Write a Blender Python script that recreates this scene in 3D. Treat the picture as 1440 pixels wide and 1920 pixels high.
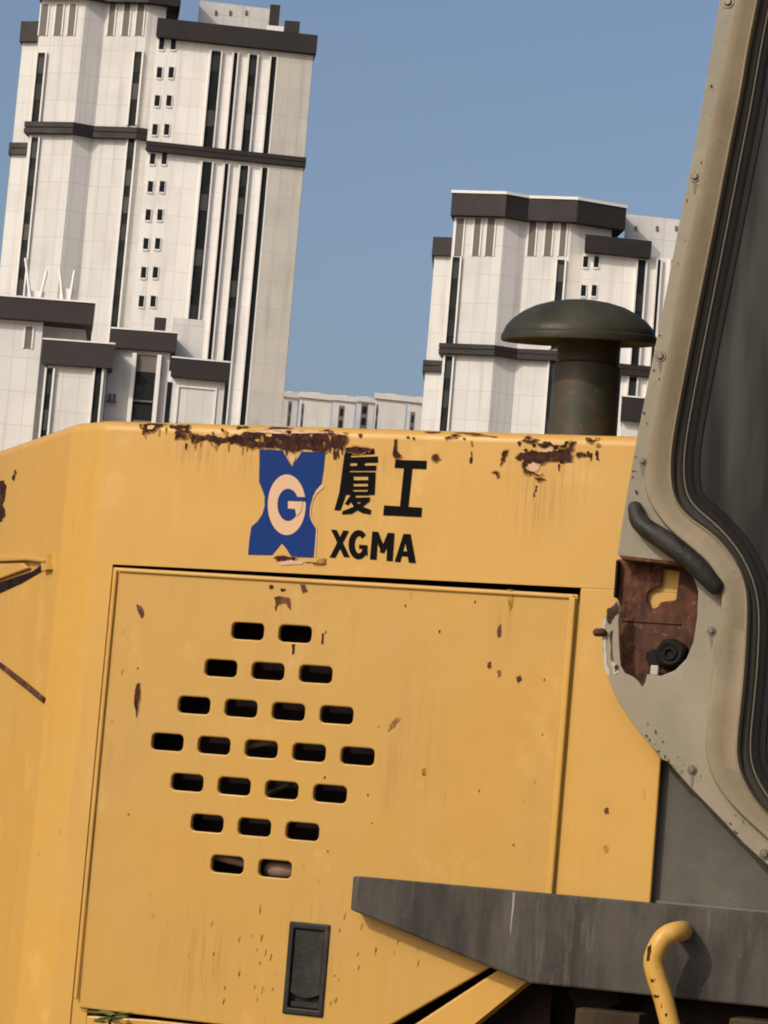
import bpy, bmesh, math, random
from math import sin, cos, tan, radians, pi, sqrt, atan2
from mathutils import Vector, Matrix
from mathutils.noise import noise as pnoise

for o in list(bpy.data.objects):
    bpy.data.objects.remove(o, do_unlink=True)
scene = bpy.context.scene
C = scene.collection
random.seed(7)

# ------------------------------------------------------------------ camera
FPX, PITCH, ROLL, EYE = 5000.0, radians(6.5), radians(4.7), 1.55
FW = Vector((0, cos(PITCH), sin(PITCH)))
U0 = Vector((0, -sin(PITCH), cos(PITCH)))
RT = Vector((1, 0, 0)) * cos(ROLL) + U0 * sin(ROLL)
UP = Vector((-1, 0, 0)) * sin(ROLL) + U0 * cos(ROLL)
CAM = Vector((0, 0, EYE))
cd = bpy.data.cameras.new('camera')
cam = bpy.data.objects.new('camera', cd)
C.objects.link(cam)
m = Matrix.Identity(4)
for i in range(3):
    m[i][0], m[i][1], m[i][2], m[i][3] = RT[i], UP[i], -FW[i], CAM[i]
cam.matrix_world = m
cd.sensor_fit = 'VERTICAL'
cd.sensor_height = 36.0
cd.lens = 36.0 * FPX / 1920.0
cd.clip_start = 0.1
cd.clip_end = 8000
scene.camera = cam

# ------------------------------------------------------------------ light
SUN_AZ, SUN_EL = radians(48), radians(35)      # sun over the photographer's left shoulder
to_sun = Vector((-sin(SUN_AZ) * cos(SUN_EL), -cos(SUN_AZ) * cos(SUN_EL), sin(SUN_EL)))
world = bpy.data.worlds.new('World')
scene.world = world
world.use_nodes = True
wn = world.node_tree.nodes
wl = world.node_tree.links
bg = wn['Background']
sky = wn.new('ShaderNodeTexSky')
sky.sky_type = 'NISHITA'
sky.sun_disc = False
sky.sun_elevation = SUN_EL
sky.sun_rotation = atan2(to_sun.x, to_sun.y)
sky.altitude = 0
sky.air_density = 1.0
sky.dust_density = 5.5
sky.ozone_density = 2.0
wl.new(sky.outputs[0], bg.inputs[0])
bg.inputs[1].default_value = 0.142
sd = bpy.data.lights.new('sun', 'SUN')
sd.energy = 2.55
sd.angle = radians(0.6)
sd.color = (1.0, 0.90, 0.77)
so = bpy.data.objects.new('sun', sd)
C.objects.link(so)
so.rotation_euler = to_sun.to_track_quat('Z', 'Y').to_euler()
so.location = (-20, -20, 30)
scene.view_settings.view_transform = 'Standard'
scene.view_settings.look = 'None'
scene.view_settings.gamma = 1.0
scene.view_settings.exposure = 0.0
scene.view_settings.use_curve_mapping = False
scene.cycles.filter_width = 1.9

# ------------------------------------------------------------------ materials
def mat(name, col, rough=0.5, metal=0.0, spec=0.5):
    mt = bpy.data.materials.new(name)
    mt.use_nodes = True
    p = mt.node_tree.nodes['Principled BSDF']
    p.inputs['Base Color'].default_value = (*col, 1)
    p.inputs['Roughness'].default_value = rough
    p.inputs['Metallic'].default_value = metal
    p.inputs['Specular IOR Level'].default_value = spec
    return mt

class NT:
    def __init__(s, mt):
        s.t = mt.node_tree
        s.p = s.t.nodes['Principled BSDF']
    def n(s, typ, **kw):
        a = s.t.nodes.new(typ)
        for k, v in kw.items():
            setattr(a, k, v)
        return a
    def link(s, a, b):
        s.t.links.new(a, b)
    def coord(s, scale=(1, 1, 1), which='Object'):
        tc = s.n('ShaderNodeTexCoord')
        mp = s.n('ShaderNodeMapping')
        mp.inputs['Scale'].default_value = scale
        s.link(tc.outputs[which], mp.inputs[0])
        return mp.outputs[0]
    def noise(s, vec, scale, detail=4, rough=0.55):
        a = s.n('ShaderNodeTexNoise')
        a.inputs['Scale'].default_value = scale
        a.inputs['Detail'].default_value = detail
        a.inputs['Roughness'].default_value = rough
        s.link(vec, a.inputs['Vector'])
        return a.outputs[0]
    def ramp(s, val, lo, hi, a=0.0, b=1.0):
        r = s.n('ShaderNodeMapRange')
        r.inputs[1].default_value = lo; r.inputs[2].default_value = hi
        r.inputs[3].default_value = a; r.inputs[4].default_value = b
        r.interpolation_type = 'SMOOTHSTEP'
        s.link(val, r.inputs[0])
        return r.outputs[0]
    def math(s, op, a, b=None):
        x = s.n('ShaderNodeMath', operation=op)
        for i, v in enumerate((a, b)):
            if v is None: continue
            if isinstance(v, (int, float)): x.inputs[i].default_value = v
            else: s.link(v, x.inputs[i])
        return x.outputs[0]
    def mix(s, fac, a, b):
        x = s.n('ShaderNodeMix', data_type='RGBA')
        for idx, v in ((0, fac), (6, a), (7, b)):
            if isinstance(v, (int, float)): x.inputs[idx].default_value = v
            elif isinstance(v, tuple): x.inputs[idx].default_value = (*v, 1)
            else: s.link(v, x.inputs[idx])
        return x.outputs[2]
    def base(s, c): s.link(c, s.p.inputs['Base Color'])
    def rough(s, c): s.link(c, s.p.inputs['Roughness'])
    def bump(s, h, dist, strength=1.0):
        b = s.n('ShaderNodeBump')
        b.inputs['Strength'].default_value = strength
        b.inputs['Distance'].default_value = dist
        s.link(h, b.inputs['Height'])
        s.link(b.outputs[0], s.p.inputs['Normal'])

def yellow_paint(name, base, dusty, stains):
    mt = mat(name, base, 0.42, spec=0.35)
    t = NT(mt)
    v = t.coord()
    big = t.noise(v, 2.6, 5, 0.6)
    c = t.mix(t.ramp(big, 0.35, 0.7, 0.0, 0.75), base, dusty)
    streak = t.noise(t.coord((34, 34, 2.2)), 1.0, 4, 0.6)
    c = t.mix(t.ramp(streak, 0.52, 0.8, 0.0, 0.38), c, (0.36, 0.19, 0.038))
    run = t.ramp(t.noise(t.coord((110, 110, 5.0)), 1.0, 5, 0.7), 0.46, 0.66)
    scr = t.noise(t.coord((150, 150, 9)), 1.0, 3, 0.5)
    c = t.mix(t.math('MULTIPLY', t.ramp(scr, 0.66, 0.74), t.ramp(t.noise(v, 4.0, 3), 0.46, 0.6, 0.0, 0.45)), c, (0.30, 0.155, 0.035))
    pale = t.noise(t.coord((1, 1, 0.6)), 6.5, 6, 0.7)
    c = t.mix(t.ramp(pale, 0.55, 0.72, 0, 0.35), c, (0.56, 0.37, 0.13))
    for (u, z, ru, rz, amt) in stains:            # old rust run-off and scuffed paint
        sub = t.n('ShaderNodeVectorMath', operation='SUBTRACT')
        t.link(v, sub.inputs[0]); sub.inputs[1].default_value = (u, 0, z)
        mul = t.n('ShaderNodeVectorMath', operation='MULTIPLY')
        t.link(sub.outputs[0], mul.inputs[0]); mul.inputs[1].default_value = (1 / ru, 0, 1 / rz)
        ln = t.n('ShaderNodeVectorMath', operation='LENGTH')
        t.link(mul.outputs[0], ln.inputs[0])
        f = t.math('MULTIPLY', t.ramp(ln.outputs['Value'], 1.0, 0.1, 0.0, amt * 0.75), run)
        c = t.mix(f, c, (0.24, 0.105, 0.025))
    specks = t.noise(t.coord((1, 1, 0.45)), 70, 2, 0.5)
    gate = t.noise(v, 5.0, 2)
    chip = t.math('MULTIPLY', t.ramp(specks, 0.70, 0.745), t.ramp(gate, 0.5, 0.62))
    c = t.mix(t.math('MULTIPLY', chip, 0.75), c, (0.16, 0.07, 0.03))
    t.base(c)
    t.rough(t.ramp(big, 0.3, 0.7, 0.36, 0.55))
    w = t.noise(v, 3.2, 2)
    w2 = t.math('ADD', w, t.math('MULTIPLY', t.noise(v, 12, 3), 0.12))
    t.bump(w2, 0.014, 0.4)
    return mt

STAINS = [(-0.15, 2.235, 0.36, 0.05, 0.8), (0.33, 2.215, 0.13, 0.11, 0.8), (0.30, 2.17, 0.05, 0.12, 0.7),
          (-0.42, 2.25, 0.09, 0.05, 0.7), (-0.22, 1.93, 0.09, 0.04, 0.35), (0.27, 1.93, 0.05, 0.08, 0.5),
          (-0.30, 1.25, 0.14, 0.16, 0.55), (-0.08, 1.27, 0.10, 0.15, 0.6), (0.10, 1.70, 0.10, 0.22, 0.30),
          (0.05, 1.62, 0.06, 0.10, 0.35), (-0.53, 1.62, 0.03, 0.07, 0.4)]
M = {}
M['yellow'] = yellow_paint('yellow_paint', (0.448, 0.249, 0.046), (0.410, 0.247, 0.062), STAINS)
M['yellow_door'] = yellow_paint('yellow_door_paint', (0.408, 0.231, 0.044), (0.372, 0.224, 0.058), STAINS)

def rust_mat():
    mt = mat('rusted_steel', (0.1, 0.045, 0.035), 0.85, spec=0.08)
    t = NT(mt); v = t.coord()
    a = t.noise(v, 55, 6, 0.65)
    c = t.mix(t.ramp(a, 0.35, 0.68), (0.016, 0.008, 0.008), (0.060, 0.022, 0.015))
    b = t.noise(v, 160, 3)
    c = t.mix(t.ramp(b, 0.62, 0.72, 0, 0.35), c, (0.30, 0.13, 0.07))
    smear = t.noise(t.coord((1, 1, 0.4)), 75, 5, 0.7)
    c = t.mix(t.ramp(smear, 0.60, 0.70, 0.0, 0.6), c, (0.33, 0.165, 0.038))
    t.base(c); t.bump(a, 0.0008, 0.6)
    return mt
M['rust'] = rust_mat()

def brown_rust():
    mt = mat('brown_rusty_plate', (0.15, 0.065, 0.035), 0.7, spec=0.12)
    t = NT(mt); v = t.coord()
    a = t.noise(t.coord((1, 1, 0.55)), 34, 7, 0.72)
    c = t.mix(t.ramp(a, 0.38, 0.64), (0.026, 0.012, 0.009), (0.125, 0.048, 0.024))
    lo = t.noise(v, 9, 4)
    c = t.mix(t.ramp(lo, 0.42, 0.68, 0, 0.7), c, (0.055, 0.027, 0.018))
    b = t.noise(v, 60, 5)
    c = t.mix(t.ramp(b, 0.6, 0.75, 0, 0.6), c, (0.24, 0.14, 0.085))
    t.base(c); t.bump(b, 0.002, 0.6)
    return mt
M['brown_rust'] = brown_rust()
M['primer'] = mat('bare_primer', (0.46, 0.29, 0.19), 0.75)

def grimy(name, a, b, scale, rough, vert=True, bumpd=0.002, dust=None, spec=0.35):
    mt = mat(name, a, rough, spec=spec)
    t = NT(mt); v = t.coord()
    n1 = t.noise(t.coord((1, 1, 0.3 if vert else 1)), scale, 6, 0.62)
    c = t.mix(t.ramp(n1, 0.32, 0.7), a, b)
    n2 = t.noise(v, scale * 9, 4)
    if dust:
        n3 = t.noise(v, scale * 0.6, 5, 0.6)
        c = t.mix(t.ramp(n3, 0.5, 0.72, 0, 0.7), c, dust)
    c = t.mix(t.ramp(n2, 0.6, 0.78, 0, 0.35), c, tuple(x * 0.5 for x in a))
    t.base(c)
    t.rough(t.ramp(n1, 0.3, 0.7, rough - 0.1, rough + 0.15))
    t.bump(n2, bumpd, 0.4)
    return mt
def step_mat():
    mt = mat('dusty_grey_step_paint', (0.04, 0.035, 0.03), 0.55, spec=0.2)
    t = NT(mt); v = t.coord()
    n1 = t.noise(t.coord((1, 1, 0.22)), 11, 6, 0.65)
    c = t.mix(t.ramp(n1, 0.36, 0.66), (0.022, 0.019, 0.0165), (0.060, 0.053, 0.044))
    n2 = t.noise(t.coord((1, 1, 0.12)), 26, 5, 0.7)
    c = t.mix(t.math('MULTIPLY', t.ramp(n2, 0.5, 0.7), t.ramp(t.noise(v, 3.0, 3), 0.4, 0.62, 0.1, 0.8)), c, (0.13, 0.115, 0.09))
    n3 = t.noise(v, 90, 4, 0.7)
    c = t.mix(t.ramp(n3, 0.6, 0.72, 0, 0.5), c, (0.09, 0.078, 0.06))
    t.base(c); t.bump(n3, 0.0015, 0.4)
    return mt
M['step'] = step_mat()
M['panel'] = grimy('dusty_grey_panel', (0.048, 0.044, 0.037), (0.078, 0.072, 0.061), 6, 0.55, dust=(0.11, 0.10, 0.085), spec=0.25)
M['cab'] = grimy('khaki_grey_cab_paint', (0.165, 0.148, 0.108), (0.215, 0.187, 0.130), 5, 0.45, dust=(0.25, 0.22, 0.165), spec=0.3)
M['frame'] = grimy('khaki_frame_paint', (0.165, 0.132, 0.083), (0.215, 0.170, 0.108), 6, 0.42, dust=(0.25, 0.205, 0.14), spec=0.3)
M['cabin'] = mat('cab_interior_dark', (0.02, 0.02, 0.018), 0.8)
M['rubber'] = grimy('black_rubber', (0.005, 0.005, 0.005), (0.013, 0.012, 0.011), 12, 0.6, spec=0.1)
M['grip'] = grimy('worn_black_grip', (0.009, 0.009, 0.0085), (0.030, 0.028, 0.024), 22, 0.5, spec=0.22, bumpd=0.004)
M['tyre'] = grimy('dusty_tyre', (0.012, 0.010, 0.009), (0.030, 0.024, 0.019), 6, 0.85, spec=0.1)
M['dark'] = mat('engine_bay_dark', (0.010, 0.008, 0.008), 0.9, spec=0.0)
def scratch_mat():
    mt = mat('scraped_paint', (0.20, 0.10, 0.025), 0.7, spec=0.1)
    t = NT(mt); n = t.noise(t.coord((1, 1, 0.4)), 130, 4, 0.7)
    t.base(t.mix(t.ramp(n, 0.4, 0.6), (0.15, 0.07, 0.02), (0.36, 0.20, 0.042)))
    return mt
M['scratch'] = scratch_mat()
M['sealbead'] = mat('seal_highlight_and_chip_tan', (0.13, 0.115, 0.09), 0.6, spec=0.2)  # lighter colour paints the seal's highlight line; also used for cab chips
M['sealbrown'] = mat('brown_seal', (0.030, 0.026, 0.021), 0.7, spec=0.15)
M['slotdark'] = grimy('painted_opening_shade', (0.012, 0.009, 0.009), (0.022, 0.016, 0.015), 20, 0.8, spec=0.0)  # near-black colour paints shade behind the slots and in the louvre
M['black_plastic'] = grimy('black_plastic', (0.008, 0.008, 0.0075), (0.020, 0.019, 0.017), 20, 0.5, dust=(0.055, 0.048, 0.038), spec=0.2)
M['mud'] = grimy('muddy_brown_bracket', (0.022, 0.015, 0.010), (0.060, 0.040, 0.024), 14, 0.8, spec=0.1)
M['blue'] = mat('blue_vinyl', (0.008, 0.029, 0.135), 0.65, spec=0.06)
M['peach'] = mat('peach_vinyl', (0.50, 0.33, 0.20), 0.6, spec=0.2)
M['ink'] = mat('black_vinyl', (0.005, 0.0045, 0.005), 0.7, spec=0.03)
M['steel'] = mat('dull_steel', (0.12, 0.10, 0.08), 0.45, 0.7)
M['pale'] = mat('pale_flaking_paint', (0.36, 0.33, 0.27), 0.7, spec=0.2)
M['weld'] = mat('scuffed_weld', (0.22, 0.20, 0.17), 0.5)
M['hose'] = mat('pale_engine_hose', (0.19, 0.125, 0.10), 0.65, spec=0.15)

def stack_mat():
    mt = mat('olive_stack_paint', (0.04, 0.042, 0.025), 0.45, spec=0.25)
    t = NT(mt); v = t.coord()
    n1 = t.noise(v, 9, 5, 0.6)
    c = t.mix(t.ramp(n1, 0.42, 0.62), (0.030, 0.034, 0.022), (0.060, 0.041, 0.027))
    n2 = t.noise(v, 45, 4)
    c = t.mix(t.ramp(n2, 0.6, 0.75, 0, 0.5), c, (0.10, 0.085, 0.05))
    t.base(c)
    return mt
M['stack'] = stack_mat()
M['cap'] = grimy('olive_rain_cap_paint', (0.020, 0.019, 0.0125), (0.034, 0.031, 0.020), 8, 0.5, dust=(0.055, 0.051, 0.035), spec=0.2)

def glass_mat():
    mt = mat('dark_cab_glass', (0.020, 0.021, 0.019), 0.06, spec=0.12)
    t = NT(mt); v = t.coord((5, 1, 0.6))
    n = t.noise(v, 2.2, 3)
    c = t.mix(t.ramp(n, 0.4, 0.65), (0.008, 0.0085, 0.0085), (0.040, 0.039, 0.035))
    t.base(c)
    t.rough(t.ramp(n, 0.3, 0.7, 0.05, 0.16))
    return mt
M['cab_glass'] = glass_mat()

def wall_mat(name, a, b, joint):
    mt = mat(name, a, 0.8)
    t = NT(mt); uv = t.coord((1, 1, 1), 'UV')
    br = t.n('ShaderNodeTexBrick')
    br.offset = 0.0
    br.inputs['Scale'].default_value = 1.0
    br.inputs['Brick Width'].default_value = 1.35
    br.inputs['Row Height'].default_value = 2.9
    br.inputs['Mortar Size'].default_value = 0.035
    br.inputs['Mortar Smooth'].default_value = 0.4
    br.inputs['Color1'].default_value = (*a, 1)
    br.inputs['Color2'].default_value = (*tuple(0.93 * x for x in a), 1)
    br.inputs['Mortar'].default_value = (*joint, 1)
    t.link(uv, br.inputs['Vector'])
    n = t.noise(t.coord((1, 1, 0.3), 'UV'), 0.25, 6, 0.6)
    c = t.mix(t.ramp(n, 0.45, 0.75, 0, 0.55), br.outputs[0], b)
    mp = t.coord((1.2, 0.06, 1), 'UV')
    s = t.noise(mp, 1.0, 4, 0.6)
    c = t.mix(t.ramp(s, 0.5, 0.78, 0, 0.55), c, tuple(0.72 * x for x in b))
    t.base(c)
    return mt
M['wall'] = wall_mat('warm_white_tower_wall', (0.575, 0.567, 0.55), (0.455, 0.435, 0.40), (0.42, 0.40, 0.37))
M['wall_front'] = wall_mat('sun_brightened_tower_wall', (0.765, 0.745, 0.71), (0.61, 0.58, 0.525), (0.59, 0.56, 0.51))  # right wings: sunlit brightness put into a paler base colour
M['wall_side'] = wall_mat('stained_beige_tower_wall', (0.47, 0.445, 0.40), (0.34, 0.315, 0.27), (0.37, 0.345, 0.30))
M['fin'] = mat('white_pilaster', (0.66, 0.64, 0.61), 0.8)
M['brown'] = grimy('dark_brown_cornice', (0.014, 0.010, 0.010), (0.020, 0.015, 0.015), 0.3, 0.6, False, 0.01)
M['spandrel'] = mat('dark_green_spandrel', (0.012, 0.014, 0.0135), 0.6, spec=0.1)
M['pane'] = mat('tower_window_glass', (0.010, 0.012, 0.013), 0.25, spec=0.18)
M['pane_pale'] = mat('curtained_window_glass', (0.055, 0.055, 0.052), 0.3, spec=0.2)
M['pane_mid'] = mat('dim_window_glass', (0.026, 0.030, 0.032), 0.25, spec=0.2)
M['louvre'] = mat('grey_brown_louvre', (0.115, 0.098, 0.085), 0.7)
M['farwall'] = wall_mat('pale_far_wall', (0.60, 0.575, 0.54), (0.52, 0.50, 0.46), (0.50, 0.48, 0.44))
M['fardark'] = mat('far_window_recess', (0.13, 0.12, 0.12), 0.7)

def ground_mat():
    mt = mat('dry_earth', (0.22, 0.16, 0.10), 0.95)
    t = NT(mt); v = t.coord()
    n1 = t.noise(v, 0.35, 8, 0.6); n2 = t.noise(v, 9, 6, 0.65)
    c = t.mix(t.ramp(n1, 0.35, 0.65), (0.17, 0.125, 0.085), (0.29, 0.22, 0.15))
    c = t.mix(t.ramp(n2, 0.5, 0.75, 0, 0.6), c, (0.11, 0.085, 0.06))
    t.base(c); t.bump(n2, 0.03, 0.7)
    return mt
M['ground'] = ground_mat()
def leaf_mat():
    mt = mat('weed_leaf', (0.07, 0.10, 0.03), 0.55)
    t = NT(mt); n = t.noise(t.coord(), 14, 3)
    t.base(t.mix(n, (0.045, 0.075, 0.02), (0.12, 0.14, 0.05)))
    return mt
M['leaf'] = leaf_mat()

# ------------------------------------------------------------------ helpers
def link(name, me, mt, parent=None):
    o = bpy.data.objects.new(name, me)
    C.objects.link(o)
    if mt is not None and not me.materials:
        me.materials.append(M[mt] if isinstance(mt, str) else mt)
    if parent is not None:
        o.parent = parent
    return o
def empty(name, loc, rz, label, cat, group=None):
    o = bpy.data.objects.new(name, None)
    C.objects.link(o)
    o.location = loc; o.rotation_euler = (0, 0, rz)
    o.empty_display_size = 0.3
    o['label'] = label; o['category'] = cat
    if group: o['group'] = group
    return o
def smooth(o, ang=35):
    me = o.data
    for p in me.polygons: p.use_smooth = True
    try: me.set_sharp_from_angle(angle=radians(ang))
    except Exception: pass
def bevel(o, w, seg=2, ang=35):
    b = o.modifiers.new('bevel', 'BEVEL')
    b.width = w; b.segments = seg; b.limit_method = 'ANGLE'; b.angle_limit = radians(ang)
    b.harden_normals = False
    return o
def from_bm(name, bm, mt, parent=None):
    bmesh.ops.recalc_face_normals(bm, faces=bm.faces)
    me = bpy.data.meshes.new(name)
    bm.to_mesh(me); bm.free()
    return link(name, me, mt, parent)
def ccw(pts):
    a = sum(pts[i][0] * pts[(i + 1) % len(pts)][1] - pts[(i + 1) % len(pts)][0] * pts[i][1] for i in range(len(pts)))
    return pts if a > 0 else pts[::-1]
def plate(name, outer, holes, y0, thick, mt, parent=None, bev=0.0, seg=2):
    """sheet in the x-z plane: front at y0, thickness going back (+y), with cut-outs"""
    bm = bmesh.new()
    edges = []
    for lp in [outer] + list(holes):
        vs = [bm.verts.new((p[0], y0 if not callable(y0) else y0(*p), p[1])) for p in lp]
        for i in range(len(vs)):
            edges.append(bm.edges.new((vs[i], vs[(i + 1) % len(vs)])))
    bmesh.ops.triangle_fill(bm, use_beauty=True, use_dissolve=False, edges=edges)
    for f in bm.faces:
        f.normal_update()
        if f.normal.y > 0: f.normal_flip()
    if thick:
        r = bmesh.ops.extrude_face_region(bm, geom=list(bm.faces))
        nv = [g for g in r['geom'] if isinstance(g, bmesh.types.BMVert)]
        # extruded copy becomes the back
        for v in nv: v.co.y += thick
        bmesh.ops.recalc_face_normals(bm, faces=bm.faces)
    me = bpy.data.meshes.new(name)
    bm.to_mesh(me); bm.free()
    o = link(name, me, mt, parent)
    if bev: bevel(o, bev, seg)
    return o
def boxmesh(name, x0, x1, y0, y1, z0, z1, mt, parent=None, bev=0.0):
    bm = bmesh.new()
    bmesh.ops.create_cube(bm, size=1)
    for v in bm.verts:
        v.co = Vector(((x0 + x1) / 2 + v.co.x * (x1 - x0), (y0 + y1) / 2 + v.co.y * (y1 - y0), (z0 + z1) / 2 + v.co.z * (z1 - z0)))
    o = from_bm(name, bm, mt, parent)
    if bev: bevel(o, bev)
    return o
def catmull(pts, n):
    P = [Vector(p) for p in pts]
    out = []
    for i in range(len(P) - 1):
        a = P[i - 1] if i else P[0] * 2 - P[1]
        b, c = P[i], P[i + 1]
        d = P[i + 2] if i + 2 < len(P) else c * 2 - b
        for k in range(n):
            t = k / n
            out.append(0.5 * ((2 * b) + (c - a) * t + (2 * a - 5 * b + 4 * c - d) * t * t + (3 * b - a - 3 * c + d) * t ** 3))
    out.append(P[-1])
    return out
def tube(name, pts, rad, mt, parent=None, seg=14, caps=True):
    """round bar along pts with rounded ends; rad a number or list"""
    P = [Vector(p) for p in pts]
    R = rad if isinstance(rad, (list, tuple)) else [rad] * len(P)
    if caps:
        d0 = (P[0] - P[1]).normalized(); d1 = (P[-1] - P[-2]).normalized()
        p0, p1, r0, r1 = P[0], P[-1], R[0], R[-1]
        pre = [(p0 + d0 * r0 * sin(a), r0 * cos(a)) for a in (1.45, 1.1, 0.7, 0.35)]
        post = [(p1 + d1 * r1 * sin(a), r1 * cos(a)) for a in (0.35, 0.7, 1.1, 1.45)]
        P = [a for a, b in pre] + P + [a for a, b in post]
        R = [b for a, b in pre] + list(R) + [b for a, b in post]
    bm = bmesh.new()
    ref = None
    rings = []
    for i, p in enumerate(P):
        t = (P[min(i + 1, len(P) - 1)] - P[max(i - 1, 0)]).normalized()
        if ref is None:
            ref = t.orthogonal().normalized()
        ref = (ref - t * ref.dot(t)).normalized()
        bi = t.cross(ref)
        rings.append([bm.verts.new(p + (ref * cos(2 * pi * k / seg) + bi * sin(2 * pi * k / seg)) * R[i]) for k in range(seg)])
    for i in range(len(rings) - 1):
        for k in range(seg):
            bm.faces.new((rings[i][k], rings[i][(k + 1) % seg], rings[i + 1][(k + 1) % seg], rings[i + 1][k]))
    bm.faces.new(rings[0][::-1]); bm.faces.new(rings[-1])
    o = from_bm(name, bm, mt, parent)
    smooth(o, 60)
    return o
def lathe(name, prof, centre, mt, parent=None, seg=48, ang=40):
    bm = bmesh.new()
    rings = []
    for r, z in prof:
        if r < 1e-5:
            rings.append([bm.verts.new((centre[0], centre[1], centre[2] + z))])
        else:
            rings.append([bm.verts.new((centre[0] + r * cos(2 * pi * k / seg), centre[1] + r * sin(2 * pi * k / seg), centre[2] + z)) for k in range(seg)])
    for a, b in zip(rings, rings[1:]):
        for k in range(seg):
            k2 = (k + 1) % seg
            if len(a) == 1 and len(b) == 1: continue
            if len(a) == 1: bm.faces.new((a[0], b[k2], b[k]))
            elif len(b) == 1: bm.faces.new((a[k], a[k2], b[0]))
            else: bm.faces.new((a[k], a[k2], b[k2], b[k]))
    o = from_bm(name, bm, mt, parent)
    smooth(o, ang)
    return o
def jag(pts, amp, levels=3, seed=1):
    rnd = random.Random(seed)
    P = [Vector((p[0], p[1])) for p in pts]
    for l in range(levels):
        Q = []
        for i in range(len(P)):
            a, b = P[i], P[(i + 1) % len(P)]
            Q.append(a)
            L = (b - a).length
            nrm = Vector((-(b - a).y, (b - a).x)) / max(L, 1e-9)
            Q.append((a + b) / 2 + nrm * rnd.uniform(-1, 1) * min(amp, L * 0.28))
        P = Q
        amp *= 0.55
    return [(p.x, p.y) for p in P]

def ray(x, y):
    return FW * FPX + RT * (x - 720) + UP * (960 - y)

# ------------------------------------------------------------------ ground (setting)
bm = bmesh.new()
N = 40
ext = [-4000, -1500, -500, -150, -60, -30] + [-20 + i * 2 for i in range(21)] + [30, 60, 150, 500, 1500, 4000]
vs = {}
for i, x in enumerate(ext):
    for j, y in enumerate(ext):
        z = 0.05 * pnoise(Vector((x * 0.3, y * 0.3, 0))) if abs(x) < 40 and abs(y) < 40 else 0
        vs[i, j] = bm.verts.new((x, y + 20, z - 0.03))
for i in range(len(ext) - 1):
    for j in range(len(ext) - 1):
        bm.faces.new((vs[i, j], vs[i + 1, j], vs[i + 1, j + 1], vs[i, j + 1]))
g = from_bm('ground', bm, 'ground')
smooth(g)
g['kind'] = 'structure'

# ------------------------------------------------------------------ towers behind
class Face:
    """one vertical wall plane between two ground points, left to right seen from the yard"""
    def __init__(s, A, B):
        s.A, s.B = Vector((A[0], A[1])), Vector((B[0], B[1]))
        s.d = (s.B - s.A).normalized()
        s.n = Vector((s.d.y, -s.d.x))          # points to the yard
    def hit(s, px, py):
        r = ray(px, py)
        t = (s.A - Vector((CAM.x, CAM.y))).dot(s.n) / Vector((r.x, r.y)).dot(s.n)
        q = CAM + r * t
        return (Vector((q.x, q.y)) - s.A).dot(s.d), q.z
    def pt(s, u, out):
        return s.A + s.d * u + s.n * out

def at_depth(px, py, Y):
    r = ray(px, py)
    q = CAM + r * (Y / r.y)
    return q
def prism(name, pts, z0, z1, mt, root, depth_dir=None, uvoff=0.0):
    """upright solid over a footprint outline (world xy), walls carry metre uvs"""
    org = root.location
    n = len(pts)
    verts = [(p[0] - org.x, p[1] - org.y, z0) for p in pts] + [(p[0] - org.x, p[1] - org.y, z1) for p in pts]
    faces = [(i, (i + 1) % n, n + (i + 1) % n, n + i) for i in range(n)] + [tuple(range(n, 2 * n)), tuple(range(n - 1, -1, -1))]
    me = bpy.data.meshes.new(name)
    me.from_pydata(verts, [], faces)
    uv = me.uv_layers.new(name='metres')
    acc = [uvoff]
    for i in range(n):
        a, b = pts[i], pts[(i + 1) % n]
        acc.append(acc[-1] + sqrt((a[0] - b[0]) ** 2 + (a[1] - b[1]) ** 2))
    for k in range(n):
        ls = me.polygons[k].loop_start
        for q, c in enumerate(((acc[k], z0), (acc[k + 1], z0), (acc[k + 1], z1), (acc[k], z1))):
            uv.data[ls + q].uv = c
    me.update()
    bm = bmesh.new(); bm.from_mesh(me)
    bmesh.ops.recalc_face_normals(bm, faces=bm.faces)
    bm.to_mesh(me); bm.free()
    return link(name, me, mt, root)
def fbox(name, F, u0, u1, z0, z1, d0, d1, mt, root):
    p = [F.pt(u0, d1), F.pt(u1, d1), F.pt(u1, d0), F.pt(u0, d0)]
    return _fb(name, p, z0, z1, mt, root)
def root_of(o):
    while o.parent: o = o.parent
    return o
def _fb(name, p, z0, z1, mt, parent):
    o = prism(name, p, z0, z1, mt, root_of(parent))
    o.parent = parent
    return o
def strip(F, xa, xb, ytop, ybot, root, floor_h=2.9, fins=True, thin=False):
    """tall dark window strip: a recess sheet with a pane per floor between two white pilasters"""
    u0, z1 = F.hit(xa, ytop); u1, _ = F.hit(xb, ytop)
    _, z0 = F.hit(xa, ybot)
    z0 = max(z0, 0.5)
    st = fbox('window_strip', F, u0, u1, z0, z1, -0.1, 0.06, 'spandrel', root)
    if not thin:
        z = z1 - 0.5
        while z - 1.7 > z0:
            fbox('pane', F, u0 + 0.10, u1 - 0.10, z - 1.7, z, 0.05, 0.10, random.choice(['pane', 'pane', 'pane_mid', 'pane_mid', 'pane_pale']), st)
            z -= floor_h
    if fins:
        w = 0.16
        fbox('pilaster', F, u0 - w, u0, z0, z1, -0.1, 0.28, 'fin', root)
        fbox('pilaster', F, u1, u1 + w, z0, z1, -0.1, 0.28, 'fin', root)
    return st
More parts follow.
